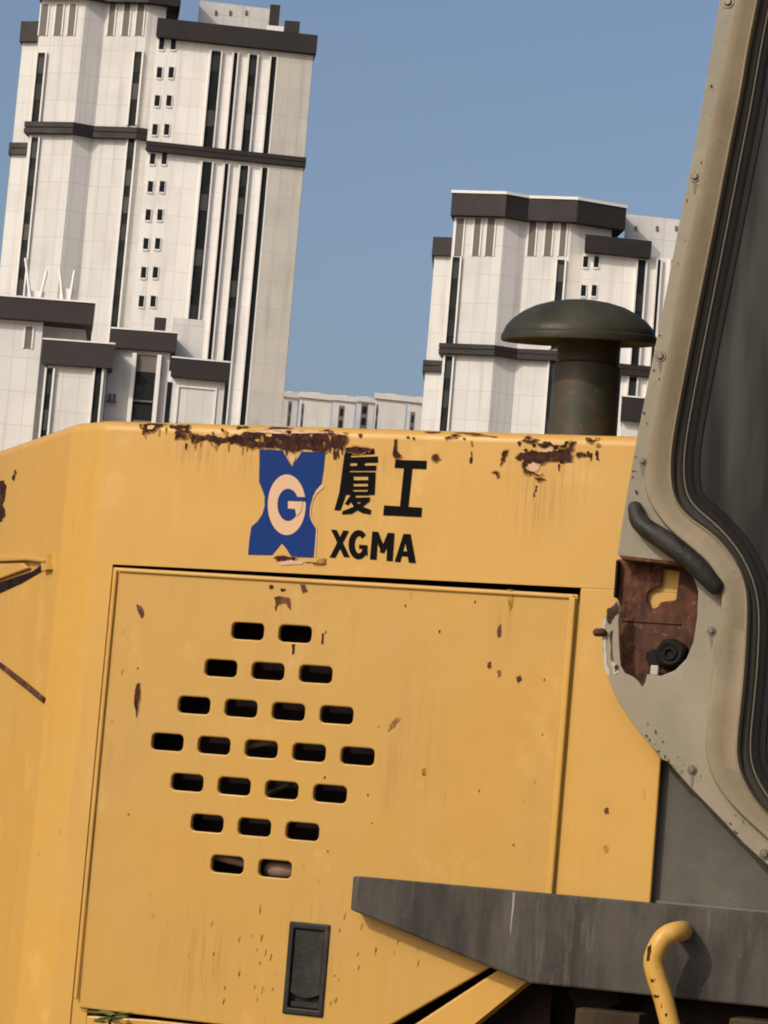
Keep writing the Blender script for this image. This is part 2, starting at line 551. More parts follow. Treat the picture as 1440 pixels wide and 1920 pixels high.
def slot(F, xa, xb, ytop, ybot, root, mt='louvre'):
    u0, z1 = F.hit(xa, ytop); u1, _ = F.hit(xb, ytop); _, z0 = F.hit(xa, ybot)
    o = fbox('louvre', F, u0, u1, z0, z1, -0.1, 0.05, mt, root)
    for a in (u0 - 0.14, u1):
        fbox('frame', F, a, a + 0.14, z0, z1, -0.1, 0.10, 'fin', o)
    return o
def small_window(F, xc, yc, w, h, root):
    u, z = F.hit(xc, yc)
    o = fbox('window', F, u - w / 2, u + w / 2, z - h / 2, z + h / 2, -0.05, 0.04, 'pane', root)
    for a, b, c, d in ((u - w / 2 - .09, u - w / 2, z - h / 2 - .09, z + h / 2 + .09), (u + w / 2, u + w / 2 + .09, z - h / 2 - .09, z + h / 2 + .09)):
        fbox('frame', F, a, b, c, d, -0.05, 0.07, 'wall_front', o)
    fbox('sill', F, u - w / 2, u + w / 2, z - h / 2 - .16, z - h / 2, -0.05, 0.10, 'wall_front', o)
    return o
def path(pxs, yref, D):
    return [Vector((q.x, q.y)) for q in (at_depth(x, yref, D + off) for x, off in pxs)]
def closed(p, back):
    k = min(0.12 * back, (p[-1] - p[0]).length * 0.2)
    return list(p) + [p[-1] + Vector((-k, back)), p[0] + Vector((k, back))]
def zpx(x, y, Y): return at_depth(x, y, Y).z
def band(pts, z0, z1, mt, root):
    # string course: two ledges with a shallow groove between
    zm0, zm1 = z0 + (z1 - z0) * 0.42, z0 + (z1 - z0) * 0.56
    b = prism('band', pts, zm1, z1, mt, root)
    c = sum(pts, Vector((0, 0))) / len(pts)
    n = len(pts)
    ins = [p + Vector((0, 0.16)) if i < n - 2 else p - Vector((0, 0.16)) for i, p in enumerate(pts)]
    ins[0] = ins[0] + Vector((0.16, 0)); ins[-3] = ins[-3] - Vector((0.16, 0))
    g = prism('groove', ins, zm0, zm1, 'louvre', root); g.parent = b
    l = prism('ledge', pts, z0, zm0, mt, root); l.parent = b
    return b
def shift(p, dy, l=0.0, r=0.0):
    q = [a + Vector((0, dy)) for a in p]
    q[0] = q[0] + (q[0] - q[1]).normalized() * l
    q[-1] = q[-1] + (q[-1] - q[-2]).normalized() * r
    return q

# --- tall tower on the left
D1 = 271.0
t1 = empty('apartment_tower', (at_depth(300, 150, D1).x, D1, 0), 0, 'tall white apartment tower with brown bands filling the upper left sky', 'apartment tower', 'white apartment towers')
lw = path([(64, 0.3), (147, -0.9), (186, 0.0), (266, -0.9), (300, -0.5)], 150, D1)
ztop = zpx(110, -2, D1)
prism('wall', closed(lw, 16), 0, ztop, 'wall', t1)
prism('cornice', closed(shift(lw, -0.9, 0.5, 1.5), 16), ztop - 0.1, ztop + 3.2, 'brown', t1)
FL = [Face(a, b) for a, b in zip(lw, lw[1:])]
sl = path([(35, 2.2), (70, 1.6)], 150, D1)
prism('wall', closed(sl, 10), 0, zpx(55, 80, D1 + 2), 'wall', t1)
prism('cornice', closed(shift(sl, -0.5, 0.3, 0.2), 10), zpx(55, 80, D1 + 2), zpx(55, 42, D1 + 2), 'brown', t1)
band(closed(shift(sl, -0.4, 0.3, 0.1), 9), zpx(38, 291, D1 + 2), zpx(38, 269, D1 + 2), 'brown', t1)
zb0, zb1 = zpx(150, 258, D1), zpx(150, 237, D1)
band(closed(shift(lw, -0.7, 0.5, 0.0), 4), zb0, zb1, 'brown', t1)
for (i, a, b) in ((0, 79, 92), (0, 107, 120), (0, 132, 144), (2, 207, 218), (2, 234, 246), (2, 259, 272)):
    slot(FL[i], a, b, 8, 67, t1)
strip(FL[0], 73, 87, 99, 236, t1); strip(FL[0], 61, 74, 258, 1450, t1)
strip(FL[2], 254, 268, 97, 236, t1); strip(FL[2], 242, 255, 258, 1450, t1)
rw = path([(286, -2.6), (584, -1.0)], 150, D1)
FR = Face(rw[0], rw[1])
_, zc0 = FR.hit(440, 88); _, zc1 = FR.hit(440, 53)
prism('wall', closed(rw, 14), 0, zc0 + 0.3, 'wall_front', t1)
prism('cornice', closed(shift(rw, -0.8, 0.0, 0.3), 14.5), zc0, zc1, 'brown', t1)
_, a0 = FR.hit(425, 300); _, a1 = FR.hit(425, 282)
band(closed(shift(rw, -0.6, 0.0, 0.2), 6), a0, a1, 'brown', t1)
# stained end bay of the right wing
u0, _ = FR.hit(521, 110); u1, _ = FR.hit(582, 110)
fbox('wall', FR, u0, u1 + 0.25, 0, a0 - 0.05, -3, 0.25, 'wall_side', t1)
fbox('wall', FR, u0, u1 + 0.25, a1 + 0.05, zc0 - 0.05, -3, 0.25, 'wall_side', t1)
for xa, xb, th in ((397, 415, False), (439, 446, True), (468, 483, False), (509, 519, True)):
    ua, _ = FR.hit(xa, 105); ub, _ = FR.hit(xb, 105)
    strip(FR, xa, xb, 95 + (xa - 397) * 0.1, 283 + (xa - 397) * 0.1, t1, thin=th)
    k = 0.083 * 205                                  # same strips go on below the band
    strip(FR, xa - k, xb - k, 303 + (xa - 397) * 0.1, 1450, t1, thin=th)
for i, y in enumerate([83, 136, 189, 243, 296, 350, 403, 457, 511, 565]):
    if i == 4: y = 298
    x = 311 - (y - 83) * 0.079
    for dx in (-7, 15):
        small_window(FR, x + dx - 1, y, 0.52, 1.15, t1)
rh = path([(372, 3.0), (506, 4.0)], 25, D1)
prism('roof_house', closed(rh, 6), zc0, zpx(440, 6, D1 + 3), 'wall', t1)
for xa, xb, ya, yb in ((507, 526, 8, 60), (534, 563, 38, 75)):
    q = path([(xa, 2.5), (xb, 2.5)], ya, D1)
    prism('roof_duct', closed(q, 2.5), zpx(xa, yb, D1 + 2.5), zpx(xa, ya, D1 + 2.5), 'brown', t1)
q = path([(500, 1.2), (532, 1.2)], 50, D1)
prism('roof_parapet', closed(q, 1), zc1 - 0.5, zpx(515, 42, D1), 'fin', t1)
for x in (405, 432, 462):
    Fh = Face(rh[0], rh[1]); u, z = Fh.hit(x, 20)
    fbox('vent', Fh, u - 0.12, u + 0.12, z - 0.5, z, -0.1, 0.1, 'louvre', t1)

# --- second tower on the right, same family
D2 = 258.0
t2 = empty('apartment_tower', (at_depth(1000, 600, D2).x, D2, 0), 0, 'white apartment tower behind the mushroom rain cap beside the cab', 'apartment tower', 'white apartment towers')
lw = path([(836, 0.3), (931, -0.9), (974, 0.0), (1058, -0.9), (1135, 0.4)], 600, D2)
FL = [Face(a, b) for a, b in zip(lw, lw[1:])]
_, ztop = FL[0].hit(900, 408)
prism('wall', closed(lw, 16), 0, ztop + 0.3, 'wall', t2)
_, zz = FL[0].hit(900, 367)
lwc = path([(836, 0.3), (931, -0.9), (974, 0.0), (1066, -1.0), (1158, 0.8)], 600, D2)
prism('cornice', closed(shift(lwc, -0.9, 0.4, 0.0), 16), ztop, zz, 'brown', t2)
prism('coping', closed(shift(lwc, -1.0, 0.5, 0.1), 16.2), zz, zz + 0.28, 'fin', t2)
sl = path([(805, 2.0), (842, 1.5)], 600, D2)
prism('wall', closed(sl, 10), 0, zpx(828, 480, D2 + 2), 'wall', t2)
prism('cornice', closed(shift(sl, -0.5, 0.3, 0.1), 10), zpx(828, 481, D2 + 2), zpx(828, 447, D2 + 2), 'brown', t2)
band(closed(shift(sl, -0.4, 0.3, 0.1), 9), zpx(810, 698, D2 + 2), zpx(810, 677, D2 + 2), 'brown', t2)
band(closed(shift(lw[:4], -0.7, 0.5, 0.0), 4), FL[0].hit(900, 667)[1], FL[0].hit(900, 648)[1], 'brown', t2)
for (i, a, b) in ((0, 857, 871), (0, 891, 903), (0, 915, 929), (2, 994, 1007), (2, 1025, 1038), (2, 1053, 1064)):
    slot(FL[i], a, b, 410, 480, t2)
strip(FL[0], 850, 864, 482, 650, t2); strip(FL[0], 836, 850, 668, 1450, t2)
strip(FL[2], 1046, 1060, 487, 655, t2); strip(FL[2], 1032, 1046, 668, 1450, t2)
rw = path([(1085, -2.4), (1390, -0.8)], 600, D2)
FR = Face(rw[0], rw[1])
_, zc0 = FR.hit(1180, 483); _, zc1 = FR.hit(1180, 451)
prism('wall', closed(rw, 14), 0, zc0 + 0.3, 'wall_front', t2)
prism('cornice', closed(shift(rw, -0.8, 0.0, -9.5), 14.5), zc0, zc1, 'brown', t2)
band(closed(shift(rw, -0.6, 0.0, 0.2), 6), FR.hit(1190, 706)[1], FR.hit(1190, 686)[1], 'brown', t2)
for xa, xb, th in ((1196, 1211, False), (1233, 1239, True), (1258, 1272, False), (1300, 1312, True)):
    strip(FR, xa, xb, 487, 690, t2, thin=th); strip(FR, xa - 17, xb - 17, 706, 1450, t2, thin=th)
for i in range(8):
    y = 491 + i * 54
    for dx in (-7, 13):
        small_window(FR, 1105 + dx - i * 4.2, y, 0.5, 1.1, t2)
rh = path([(1172, 3.0), (1276, 3.6)], 425, D2)
prism('roof_house', closed(rh, 6), zc0, zpx(1220, 405, D2 + 3), 'wall', t2)
for x in (1192, 1232, 1268):
    Fh = Face(rh[0], rh[1]); u, z = Fh.hit(x, 424)
    fbox('vent', Fh, u - 0.12, u + 0.12, z - 0.5, z, -0.1, 0.1, 'louvre', t2)

# --- lower blocks in front of the left tower
D3 = 225.0
b1 = empty('apartment_block', (at_depth(40, 700, D3).x, D3, 0), 0, 'lower white block with thick brown roof edge at the left picture edge', 'apartment building')
w1 = path([(-420, -0.4), (-90, -0.8), (78, -1.0)], 640, D3)
F1 = Face(w1[1], w1[2])
_, z0 = F1.hit(60, 603); _, z1 = F1.hit(60, 563)
prism('wall', closed(w1, 14), 0, z0 + 0.3, 'wall', b1)
prism('cornice', closed(shift(w1, -0.8, 0.4, 4.3), 14), z0, z1, 'brown', b1)
prism('coping', closed(shift(w1, -0.9, 0.4, 4.4), 14.2), z1, z1 + 0.15, 'fin', b1)
w2 = path([(78, 0.8), (158, 1.0)], 640, D3)
prism('wall', closed(w2, 10), 0, z0 + 0.25, 'wall', b1)
slot(F1, 49, 62, 612, 653, b1)
for xa, ya, xb, yb, xc in ((48, 484, 62, 552, 0), (88, 508, 72, 556, 0), (112, 506, 122, 556, 0), (140, 508, 130, 552, 0)):
    pa = at_depth(xa, ya, D3 + 2); pb = at_depth(xb, yb, D3 + 2)
    pb.z = z1 - 0.2
    tube('antenna_mast', [pa - Vector(b1.location), pb - Vector(b1.location)], 0.13, 'fin', b1, 8, False)
q = path([(56, 2.2), (84, 2.2)], 548, D3); prism('roof_box', closed(q, 1), z1, zpx(70, 545, D3 + 2), 'fin', b1)
q = path([(112, 2.2), (140, 2.2)], 548, D3); prism('roof_box', closed(q, 1), z1, zpx(126, 540, D3 + 2), 'fin', b1)

D4 = 215.0
b2 = empty('apartment_block', (at_depth(250, 700, D4).x, D4, 0), 0, 'low stepped white block with three brown roof edges before the tall tower', 'apartment building')
def wing(xl, xr, ytop, yc, ywall_ref, off, offr, root, D, l=0.3, r=0.3, deep=10):
    p = path([(xl, off), (xr, offr)], ywall_ref, D)
    F = Face(p[0], p[1])
    xm = (xl + xr) / 2
    _, za = F.hit(xm, yc); _, zb = F.hit(xm, ytop)
    prism('wall', closed(p, deep), 0, za + 0.3, 'wall', root)
    prism('cornice', closed(shift(p, -0.6, l, r), deep), za, zb, 'brown', root)
    prism('coping', closed(shift(p, -0.65, l + .05, r + .05), deep + .1), zb, zb + 0.12, 'fin', root)
    return F
Fa = wing(88, 200, 643, 688, 700, -1.2, -1.5, b2, D4, 0.5, 0.5)
strip(Fa, 89, 101, 690, 1450, b2); strip(Fa, 180, 193, 690, 1450, b2)
Fb = wing(202, 316, 622, 657, 700, 0.4, 0.2, b2, D4, 0.0, 0.5)
Fc = wing(320, 420, 677, 712, 740, -0.8, -0.6, b2, D4, 0.1, 0.3)
strip(Fc, 314, 323, 716, 1450, b2, fins=False)
u0, z1 = Fb.hit(258, 664); u1, _ = Fb.hit(297, 664)
nb = fbox('balcony_recess', Fb, u0, u1, 0.5, z1, -0.1, 0.04, 'spandrel', b2)
fbox('frame', Fb, u0 - 0.35, u0, 0.5, z1, -0.1, 0.5, 'fin', nb)
fbox('frame', Fb, u1, u1 + 0.35, 0.5, z1, -0.1, 0.5, 'fin', nb)
_, za = Fb.hit(275, 698)
fbox('transom', Fb, u0, u1, za, z1, 0.04, 0.10, 'louvre', nb)
for yy in (738, 776):
    _, zq = Fb.hit(275, yy); fbox('pane', Fb, u0 + 0.15, u1 - 0.15, zq - 0.5, zq + 0.7, 0.04, 0.09, 'pane', nb)
    fbox('railing', Fb, u0, u1, zq - 0.75, zq - 0.6, 0.04, 0.3, 'louvre', nb)
u0, z1 = Fc.hit(333, 722); u1, _ = Fc.hit(408, 722); _, zq = Fc.hit(370, 790)
for a, b, c, d in ((u0, u1, z1 - 0.15, z1), (u0, u0 + .15, zq - 20, z1 - .15), (u1 - .15, u1, zq - 20, z1 - .15)):
    fbox('moulding', Fc, a, b, c, d, -0.05, 0.12, 'fin', b2)
# paired flood fixtures on the wing wall
for x in (206, 215):
    u, z = Fb.hit(x, 745); fbox('wall_bracket', Fb, u - .08, u + .08, z - .45, z + .25, 0, .35, 'louvre', b2)
u, z = Fb.hit(210, 751); fbox('wall_bracket', Fb, u - .45, u + .45, z - .25, z - .1, 0.35, .45, 'louvre', b2)
# stair house standing on the roof behind
q = path([(322, 3.0), (382, 3.3)], 630, D4)
prism('roof_house', closed(q, 5), zpx(350, 690, D4 + 3), zpx(350, 597, D4 + 3), 'wall', b2)
q = path([(290, 2.6), (312, 2.6)], 600, D4)
prism('roof_hatch', closed(q, 1.0), zpx(300, 640, D4 + 3), zpx(300, 597, D4 + 3), 'brown', b2)

# --- low brown-edged block right of the stack
b3 = empty('apartment_block', (at_depth(1190, 780, 215).x, 215, 0), 0, 'low block with dark brown roof edge between air stack and cab', 'apartment building')
Fd = wing(1166, 1420, 757, 800, 790, 0, 0.5, b3, 215, 0.2, 0.2)

# --- pale blocks far away between the towers
def far_block(xl, xr, ytop, D, label, recess=()):
    r = empty('far_apartment_block', (at_depth((xl + xr) / 2, 780, D).x, D, 0), 0, label, 'apartment building', 'far white blocks on the skyline')
    p = path([(xl, 0), (xr, 1)], 780, D)
    F = Face(p[0], p[1])
    z1 = F.hit((xl + xr) / 2, ytop)[1]
    prism('wall', closed(p, 14), 0, z1, 'farwall', r)
    prism('parapet', closed(shift(p, -0.5, 0.4, 0.4), 14.5), z1, z1 + 1.3, 'farwall', r)
    q = path([(xl + (xr - xl) * .3, 3), (xl + (xr - xl) * .62, 3)], 780, D)
    prism('roof_house', closed(q, 6), z1, z1 + 1.9, 'farwall', r)
    for xa, xb, ya in recess:
        u0, za = F.hit(xa, ya); u1, _ = F.hit(xb, ya)
        st = fbox('window_strip', F, u0, u1, 1, za, -0.1, 0.1, 'fardark', r)
        z = za - 0.8
        while z > za - 12:
            fbox('pane', F, u0 + .3, u1 - .3, z - 1.8, z, 0.1, 0.2, 'spandrel', st); z -= 3.0
    return r
far_block(528, 556, 745, 640, 'narrow far white block against the tall tower edge', [(541, 547, 752)])
far_block(560, 620, 748, 600, 'wide pale far block nearest the tall tower', [(566, 570, 756)])
far_block(622, 664, 752, 660, 'far white block with dark slot left of the skyline middle', [(636, 646, 760)])
far_block(667, 700, 754, 680, 'far white block with dark slot in the skyline middle', [(678, 690, 756)])
far_block(702, 760, 750, 610, 'wide pale far block in the skyline right of the middle', [(706, 709, 758)])
far_block(763, 812, 756, 640, 'far white block tucked against the right tower', [(770, 778, 772)])

# ------------------------------------------------------------------ wheel loader
PSI, DIST = radians(20), 5.2
loader = empty('wheel_loader', (0, DIST, 0), -PSI, 'worn yellow wheel loader with rust chipped hood, khaki cab and grey step', 'wheel loader')
LX = Vector((cos(PSI), -sin(PSI), 0)); LY = Vector((sin(PSI), cos(PSI), 0)); LO = Vector((0, DIST, 0))
def S(px, py, w=0.0):
    """point of the machine's side plane (w metres proud of the hood) -> local x, z"""
    r = ray(px, py)
    t = (LO - LY * w - CAM).dot(LY) / r.dot(LY)
    q = CAM + r * t - LO
    return (q.dot(LX), q.z)
def SP(pts, w=0.0): return [S(x, y, w) for x, y in pts]

ZT, ZD, XDL, XDR, XR = 2.310, 2.013, -0.571, 0.411, 0.589     # hood top, door top, door left/right, hood front edge
ZB = 0.95
# plan path of the hood shell: side -> rounded corner -> slanted corner face -> rear -> far side
T1, TURN = radians(29), radians(47)        # two soft bends with a flat facet between them
plan = [(XR + 0.06, 0.0), (XDR, 0.0), (0.2, 0), (0.0, 0), (-0.2, 0), (-0.4, 0), (XDL, 0.0)]
def bend(p, a0, a1, r, n=7):
    x, y = p
    out = []
    px, py = x, y
    for k in range(1, n + 1):
        am = a0 + (a1 - a0) * (k - 0.5) / n
        st_ = 2 * r * sin(abs(a1 - a0) / n / 2)
        px, py = px - st_ * cos(am), py + st_ * sin(am)
        out.append((px, py))
    return out
p = (-0.612, 0.0); plan.append(p)
plan += bend(p, 0, T1, 0.055)
p = plan[-1]; p = (p[0] - 0.088 * cos(T1), p[1] + 0.088 * sin(T1)); plan.append(p)
plan += bend(p, T1, TURN, 0.055)
ex, ey = plan[-1]
dx, dy = -cos(TURN), sin(TURN)
for L in (0.15, 0.33, 0.68): plan.append((ex + dx * L, ey + dy * L))
cx2, cy2 = plan[-1]
W = 1.24
plan += [(cx2 - 0.02, W / 2)]
half = list(plan)
plan += [(x, W - y) for x, y in half[::-1][1:]]
def shell(name, pts, zs, mt, parent, rnd=None, top=False, closed_path=False):
    """sweep a wall along a plan path; rnd rounds it over at the top"""
    bm = bmesh.new()
    n = len(pts)
    nor = []
    for i in range(n):
        a = Vector(pts[max(i - 1, 0)]); b = Vector(pts[min(i + 1, n - 1)])
        d = (b - a).normalized()
        nor.append(Vector((d.y, -d.x)) * -1)
    rows = [(z, 0.0) for z in zs]
    if rnd:
        zt = zs[-1]
        rows[-1] = (zt - rnd - 0.003, 0.0); rows.append((zt - rnd, 0.0))
        rows += [(zt - rnd + rnd * sin(a), rnd * (1 - cos(a))) for a in (0.3, 0.6, 0.9, 1.2, pi / 2)]
    grid = []
    for z, ins in rows:
        grid.append([bm.verts.new((p[0] - nor[i].x * ins, p[1] - nor[i].y * ins, z)) for i, p in enumerate(pts)])
    for a, b in zip(grid, grid[1:]):
        for i in range(n - 1):
            bm.faces.new((a[i], a[i + 1], b[i + 1], b[i]))
    if top:
        bm.faces.new(grid[-1])
    o = from_bm(name, bm, mt, parent)
    smooth(o, 40)
    return o
hood = shell('engine_hood', plan, [ZD, 2.1, 2.2, ZT], 'yellow', loader, rnd=0.022, top=True)
hood.modifiers.new('sheet', 'SOLIDIFY').thickness = 0.005
hood.modifiers['sheet'].offset = -1
es = hood.modifiers.new('split', 'EDGE_SPLIT'); es.split_angle = radians(40)
# corner pillar below the door's top line, sweeping round the back
lower = [p for p in plan if p[1] > 0 or p[0] <= XDL - 0.001]
i0 = next(i for i, p in enumerate(plan) if abs(p[0] - XDL) < 1e-6)
low = [(XDL - 0.004, 0.0)] + plan[i0 + 1:len(plan) - i0 - 1]
cp = shell('corner_pillar', low, [0.9, 1.3, 1.65, ZD], 'yellow', hood)
cp.modifiers.new('sheet', 'SOLIDIFY').thickness = 0.006
cp.modifiers['sheet'].offset = -1
es = cp.modifiers.new('split', 'EDGE_SPLIT'); es.split_angle = radians(40)
# front strip of the hood frame, right of the door
plate('front_strip', [(XDR - 0.001, ZD), (XR + 0.06, ZD), (XR + 0.06, 1.80), (XR, 1.74), (XR - 0.002, 1.33), (XDR - 0.0075, 1.33)], [], 0.0, 0.012, 'yellow', hood, 0.003)
# far side skin
plate('door_jamb', [(XDR - 0.05, 1.34), (XDR + 0.02, 1.34), (XDR + 0.02, ZD - .03), (XDR - 0.03, ZD - .03)], [], 0.0025, 0.004, 'yellow', hood)
plate('door_jamb', [(XDL - 0.02, 1.0), (XDL + 0.03, 1.0), (XDL + 0.03, ZD - .012), (XDL - 0.02, ZD - .012)], [], 0.0030, 0.004, 'yellow', hood)
plate('far_panel', [(XDL, 1.0), (XR, 1.0), (XR, ZD), (XDL, ZD)], [], W - 0.004, 0.004, 'yellow', hood)

# door with its diamond of slots
def rrect(cx, cz, w, h, r, n=4):
    out = []
    for sx, sz, a0 in ((1, 1, 0), (-1, 1, pi / 2), (-1, -1, pi), (1, -1, 3 * pi / 2)):
        for k in range(n + 1):
            a = a0 + k * pi / 2 / n
            out.append((cx + sx * (w / 2 - r) + r * cos(a), cz + sz * (h / 2 - r) + r * sin(a)))
    return out
holes = []
rows = [2, 3, 4, 5, 4, 3, 2]
slots = []
for i, n in enumerate(rows):
    z = 1.893 - i * 0.0768
    xo = -0.2145
    for k in range(n):
        slots.append((xo + (k - (n - 1) / 2) * 0.1013, z))
        holes.append(rrect(*slots[-1], 0.0690, 0.0335, 0.010))
lt = [S(545, 1728), S(622, 1733), S(607, 1906), S(531, 1902)]
lx0, lx1 = (lt[0][0] + lt[3][0]) / 2, (lt[1][0] + lt[2][0]) / 2
lz0, lz1 = (lt[3][1] + lt[2][1]) / 2, (lt[0][1] + lt[1][1]) / 2
holes.append([(lx0 + .006, lz0 + .006), (lx1 - .006, lz0 + .006), (lx1 - .006, lz1 - .006), (lx0 + .006, lz1 - .006)])
dA, dB = S(919, 1814), S(737, 1919)
sl = (dA[1] - dB[1]) / (dA[0] - dB[0])
zbot = 1.121
xd_r = XDR - 0.004
outer = [(XDL - 0.001, ZD - 0.006), (xd_r, ZD - 0.0135), (xd_r - 0.006, dA[1] + sl * (xd_r - dA[0])), dA, (dB[0] + (zbot - dB[1]) / sl, zbot), (XDL + 0.014, zbot + 0.004)]
door = plate('access_door', outer, holes, -0.004, 0.014, 'yellow_door', loader, 0.0028, 2)
door['label'] = 'yellow side door with a diamond of oblong slots'
# folded lips along the door's two upright edges
bx = boxmesh('edge_lip', XDL + 0.004, XDL + 0.012, -0.0105, -0.003, zbot + .02, ZD - 0.012, 'yellow', door, 0.003)
plate('edge_lip', [(xd_r - 0.016, ZD - 0.02), (xd_r - 0.002, ZD - 0.02), (xd_r - 0.006, 1.40), (xd_r - 0.020, 1.40)], [], -0.0115, 0.008, 'yellow', door, 0.0035)
plate('edge_lip', [(XDL + 0.014, ZD - 0.008), (xd_r - 0.006, ZD - 0.0155), (xd_r - 0.006, ZD - 0.023), (XDL + 0.014, ZD - 0.0155)], [], -0.0095, 0.006, 'yellow', door, 0.003)
# what shows through the slots
plate('inner_sheet', [(XDL + .02, 1.05), (XDR - .02, 1.05), (XDR - .02, 2.08), (XDL + .02, 2.08)], [], 0.075, 0.01, 'slotdark', loader)  # dark sheet stands in for the unlit engine bay
def blob(name, px, py, rx, rz, y, mt, rot=0):
    x, z = S(px, py, -y)
    tube(name, [(x - rx * cos(rot), y, z - rx * sin(rot)), (x, y - 0.005, z), (x + rx * cos(rot), y, z + rx * sin(rot))], rz, mt, loader, 10)
blob('engine_hose', 496, 1392, 0.030, 0.008, 0.035, 'hose', 0.25)
blob('engine_hose', 520, 1480, 0.026, 0.007, 0.05, 'steel', 0.5)
blob('engine_hose', 430, 1611, 0.035, 0.009, 0.03, 'hose', -0.15)
blob('engine_bracket', 528, 1631, 0.020, 0.017, 0.035, 'hose', 0.0)
boxmesh('dark_bay_filler', -0.52, 0.56, 0.11, 1.1, 0.75, 2.2, 'dark', loader)  # black box added so the bay interior stays dark

# latch
lat = plate('door_latch', [(lx0, lz0), (lx1, lz0), (lx1, lz1), (lx0, lz1)], [[(lx0 + .011, lz0 + .013), (lx1 - .011, lz0 + .013), (lx1 - .011, lz1 - .013), (lx0 + .011, lz1 - .013)]], -0.0085, 0.012, 'black_plastic', door, 0.003)
boxmesh('recess', lx0 + .008, lx1 - .008, 0.010, 0.014, lz0 + .008, lz1 - .008, 'black_plastic', lat)
pz0 = lz0 + 0.042
pad = [(lx0 + .0125, lz1 - .015), (lx1 - .0125, lz1 - .015), (lx1 - .0125, pz0)]
for k in range(1, 8):
    t = k / 8
    pad.append((lx1 - .0125 + (lx0 - lx1 + .025) * t, pz0 - 0.009 * sin(pi * t)))
pad.append((lx0 + .0125, pz0))
plate('paddle', pad, [], -0.003, 0.008, 'black_plastic', lat, 0.003)
plate('lower_cover', [(lx0 + .0125, lz0 + .015), (lx1 - .0125, lz0 + .015), (lx1 - .0125, lz0 + .026), (lx0 + .0125, lz0 + .026)], [], -0.001, 0.006, 'black_plastic', lat, 0.002)

# --- printed emblem and lettering (flat vinyl, 1 mm proud)
EY = -0.0012
def Z1(pts, s=2.25, ox=220, oy=760): return [(ox + x / s, oy + y / s) for x, y in pts]
def decal(name, pts_px, mt, parent, y=EY, hol=()):
    return plate(name, SP(pts_px, 0.0), [SP(h) for h in hol], y, 0.0, mt, parent)
emb_out = Z1([(600, 186), (698, 190), (716, 224), (738, 258), (760, 226), (778, 196), (878, 198), (872, 262), (862, 330), (838, 356), (824, 385), (812, 430), (810, 462), (818, 488), (838, 520), (834, 580), (828, 642), (735, 640), (716, 608), (694, 582), (674, 606), (652, 632), (552, 630), (558, 565), (566, 512), (592, 490), (612, 460), (622, 425), (622, 385), (612, 355), (598, 322), (600, 250)])
emb = decal('emblem', emb_out, 'blue', hood)
emb['label'] = 'blue X shaped emblem with a pale oval and letter G'
def ell(cx, cy, rx, ry, n=36, a0=0, a1=2 * pi):
    return [(cx + rx * cos(a0 + (a1 - a0) * k / n), cy + ry * sin(a0 + (a1 - a0) * k / n)) for k in range(n + (0 if abs(a1 - a0 - 2 * pi) < 1e-6 else 1))]
decal('oval', Z1(ell(716, 420, 80, 128)), 'peach', emb, EY - 0.0006)
decal('counter', Z1(ell(722, 420, 45, 68)), 'blue', emb, EY - 0.0012)
decal('counter_slit', Z1([(738, 386), (798, 388), (796, 406), (738, 404)]), 'blue', emb, EY - 0.0014)
decal('crossbar', Z1([(722, 405), (784, 407), (778, 446), (758, 470), (752, 438), (722, 436)]), 'peach', emb, EY - 0.0018)
decal('emblem_edge', Z1([(875, 340), (866, 352), (842, 372), (826, 402), (818, 440), (818, 462), (826, 488), (845, 522), (838, 640), (832, 642), (840, 520), (821, 488), (813, 462), (815, 430), (827, 385), (841, 358), (865, 332)]), 'peach', emb, EY - 0.0003)
def strokes(name, polys, parent=hood, fat=2.0):
    bm = bmesh.new()
    for i, p in enumerate(polys):
        mx, my = sum(q[0] for q in p) / len(p), sum(q[1] for q in p) / len(p)
        p = [(q[0] + fat * (1 if q[0] > mx else -1), q[1] + fat * (1 if q[1] > my else -1)) for q in p]
        vs = [bm.verts.new((q[0], EY - 0.00006 * i, q[1])) for q in SP(Z1(p))]
        bm.faces.new(vs)
    o = from_bm(name, bm, 'ink', parent)
    return o
sha = [[(962, 200), (1082, 184), (1084, 204), (960, 212)], [(956, 212), (984, 208), (976, 300), (962, 380), (944, 442), (918, 440), (938, 370), (950, 290)],
       [(978, 222), (1098, 218), (1098, 240), (976, 242)], [(1016, 240), (1044, 240), (1040, 258), (1012, 258)], [(978, 258), (1092, 256), (1090, 274), (976, 274)],
       [(972, 284), (996, 284), (992, 376), (968, 376)], [(1062, 284), (1088, 284), (1084, 376), (1058, 376)], [(996, 284), (1062, 284), (1062, 298), (996, 298)],
       [(995, 318), (1060, 318), (1060, 328), (995, 328)], [(994, 344), (1060, 344), (1060, 354), (994, 354)], [(990, 366), (1060, 366), (1059, 378), (990, 378)],
       [(985, 378), (1006, 384), (976, 420), (962, 414)], [(996, 392), (1066, 390), (1060, 406), (990, 406)], [(1044, 404), (1066, 404), (1030, 432), (990, 456), (950, 458), (954, 444), (1000, 430)],
       [(988, 408), (1008, 408), (1030, 428), (1070, 440), (1066, 458), (1030, 452), (1004, 434)]]
strokes('printed_character', sha)
gong = [[(1176, 232), (1304, 236), (1302, 268), (1172, 262)], [(1212, 262), (1244, 264), (1226, 432), (1194, 430)], [(1128, 424), (1284, 434), (1281, 470), (1124, 462)]]
strokes('printed_character', gong)
Xl = [[(904, 526), (928, 528), (980, 640), (954, 638)], [(952, 530), (976, 532), (922, 642), (898, 640)]]
strokes('letter', Xl)
Ga = ell(1018, 588, 42, 62, 24, radians(-42), radians(-318)); Gi = ell(1020, 588, 18, 36, 24, radians(-318), radians(-42))
garc = Ga + [(1056, 640), (1056, 590), (1020, 588), (1020, 606), (1036, 606)] + Gi[1:]
o = decal('letter', Z1(garc), 'ink', hood)
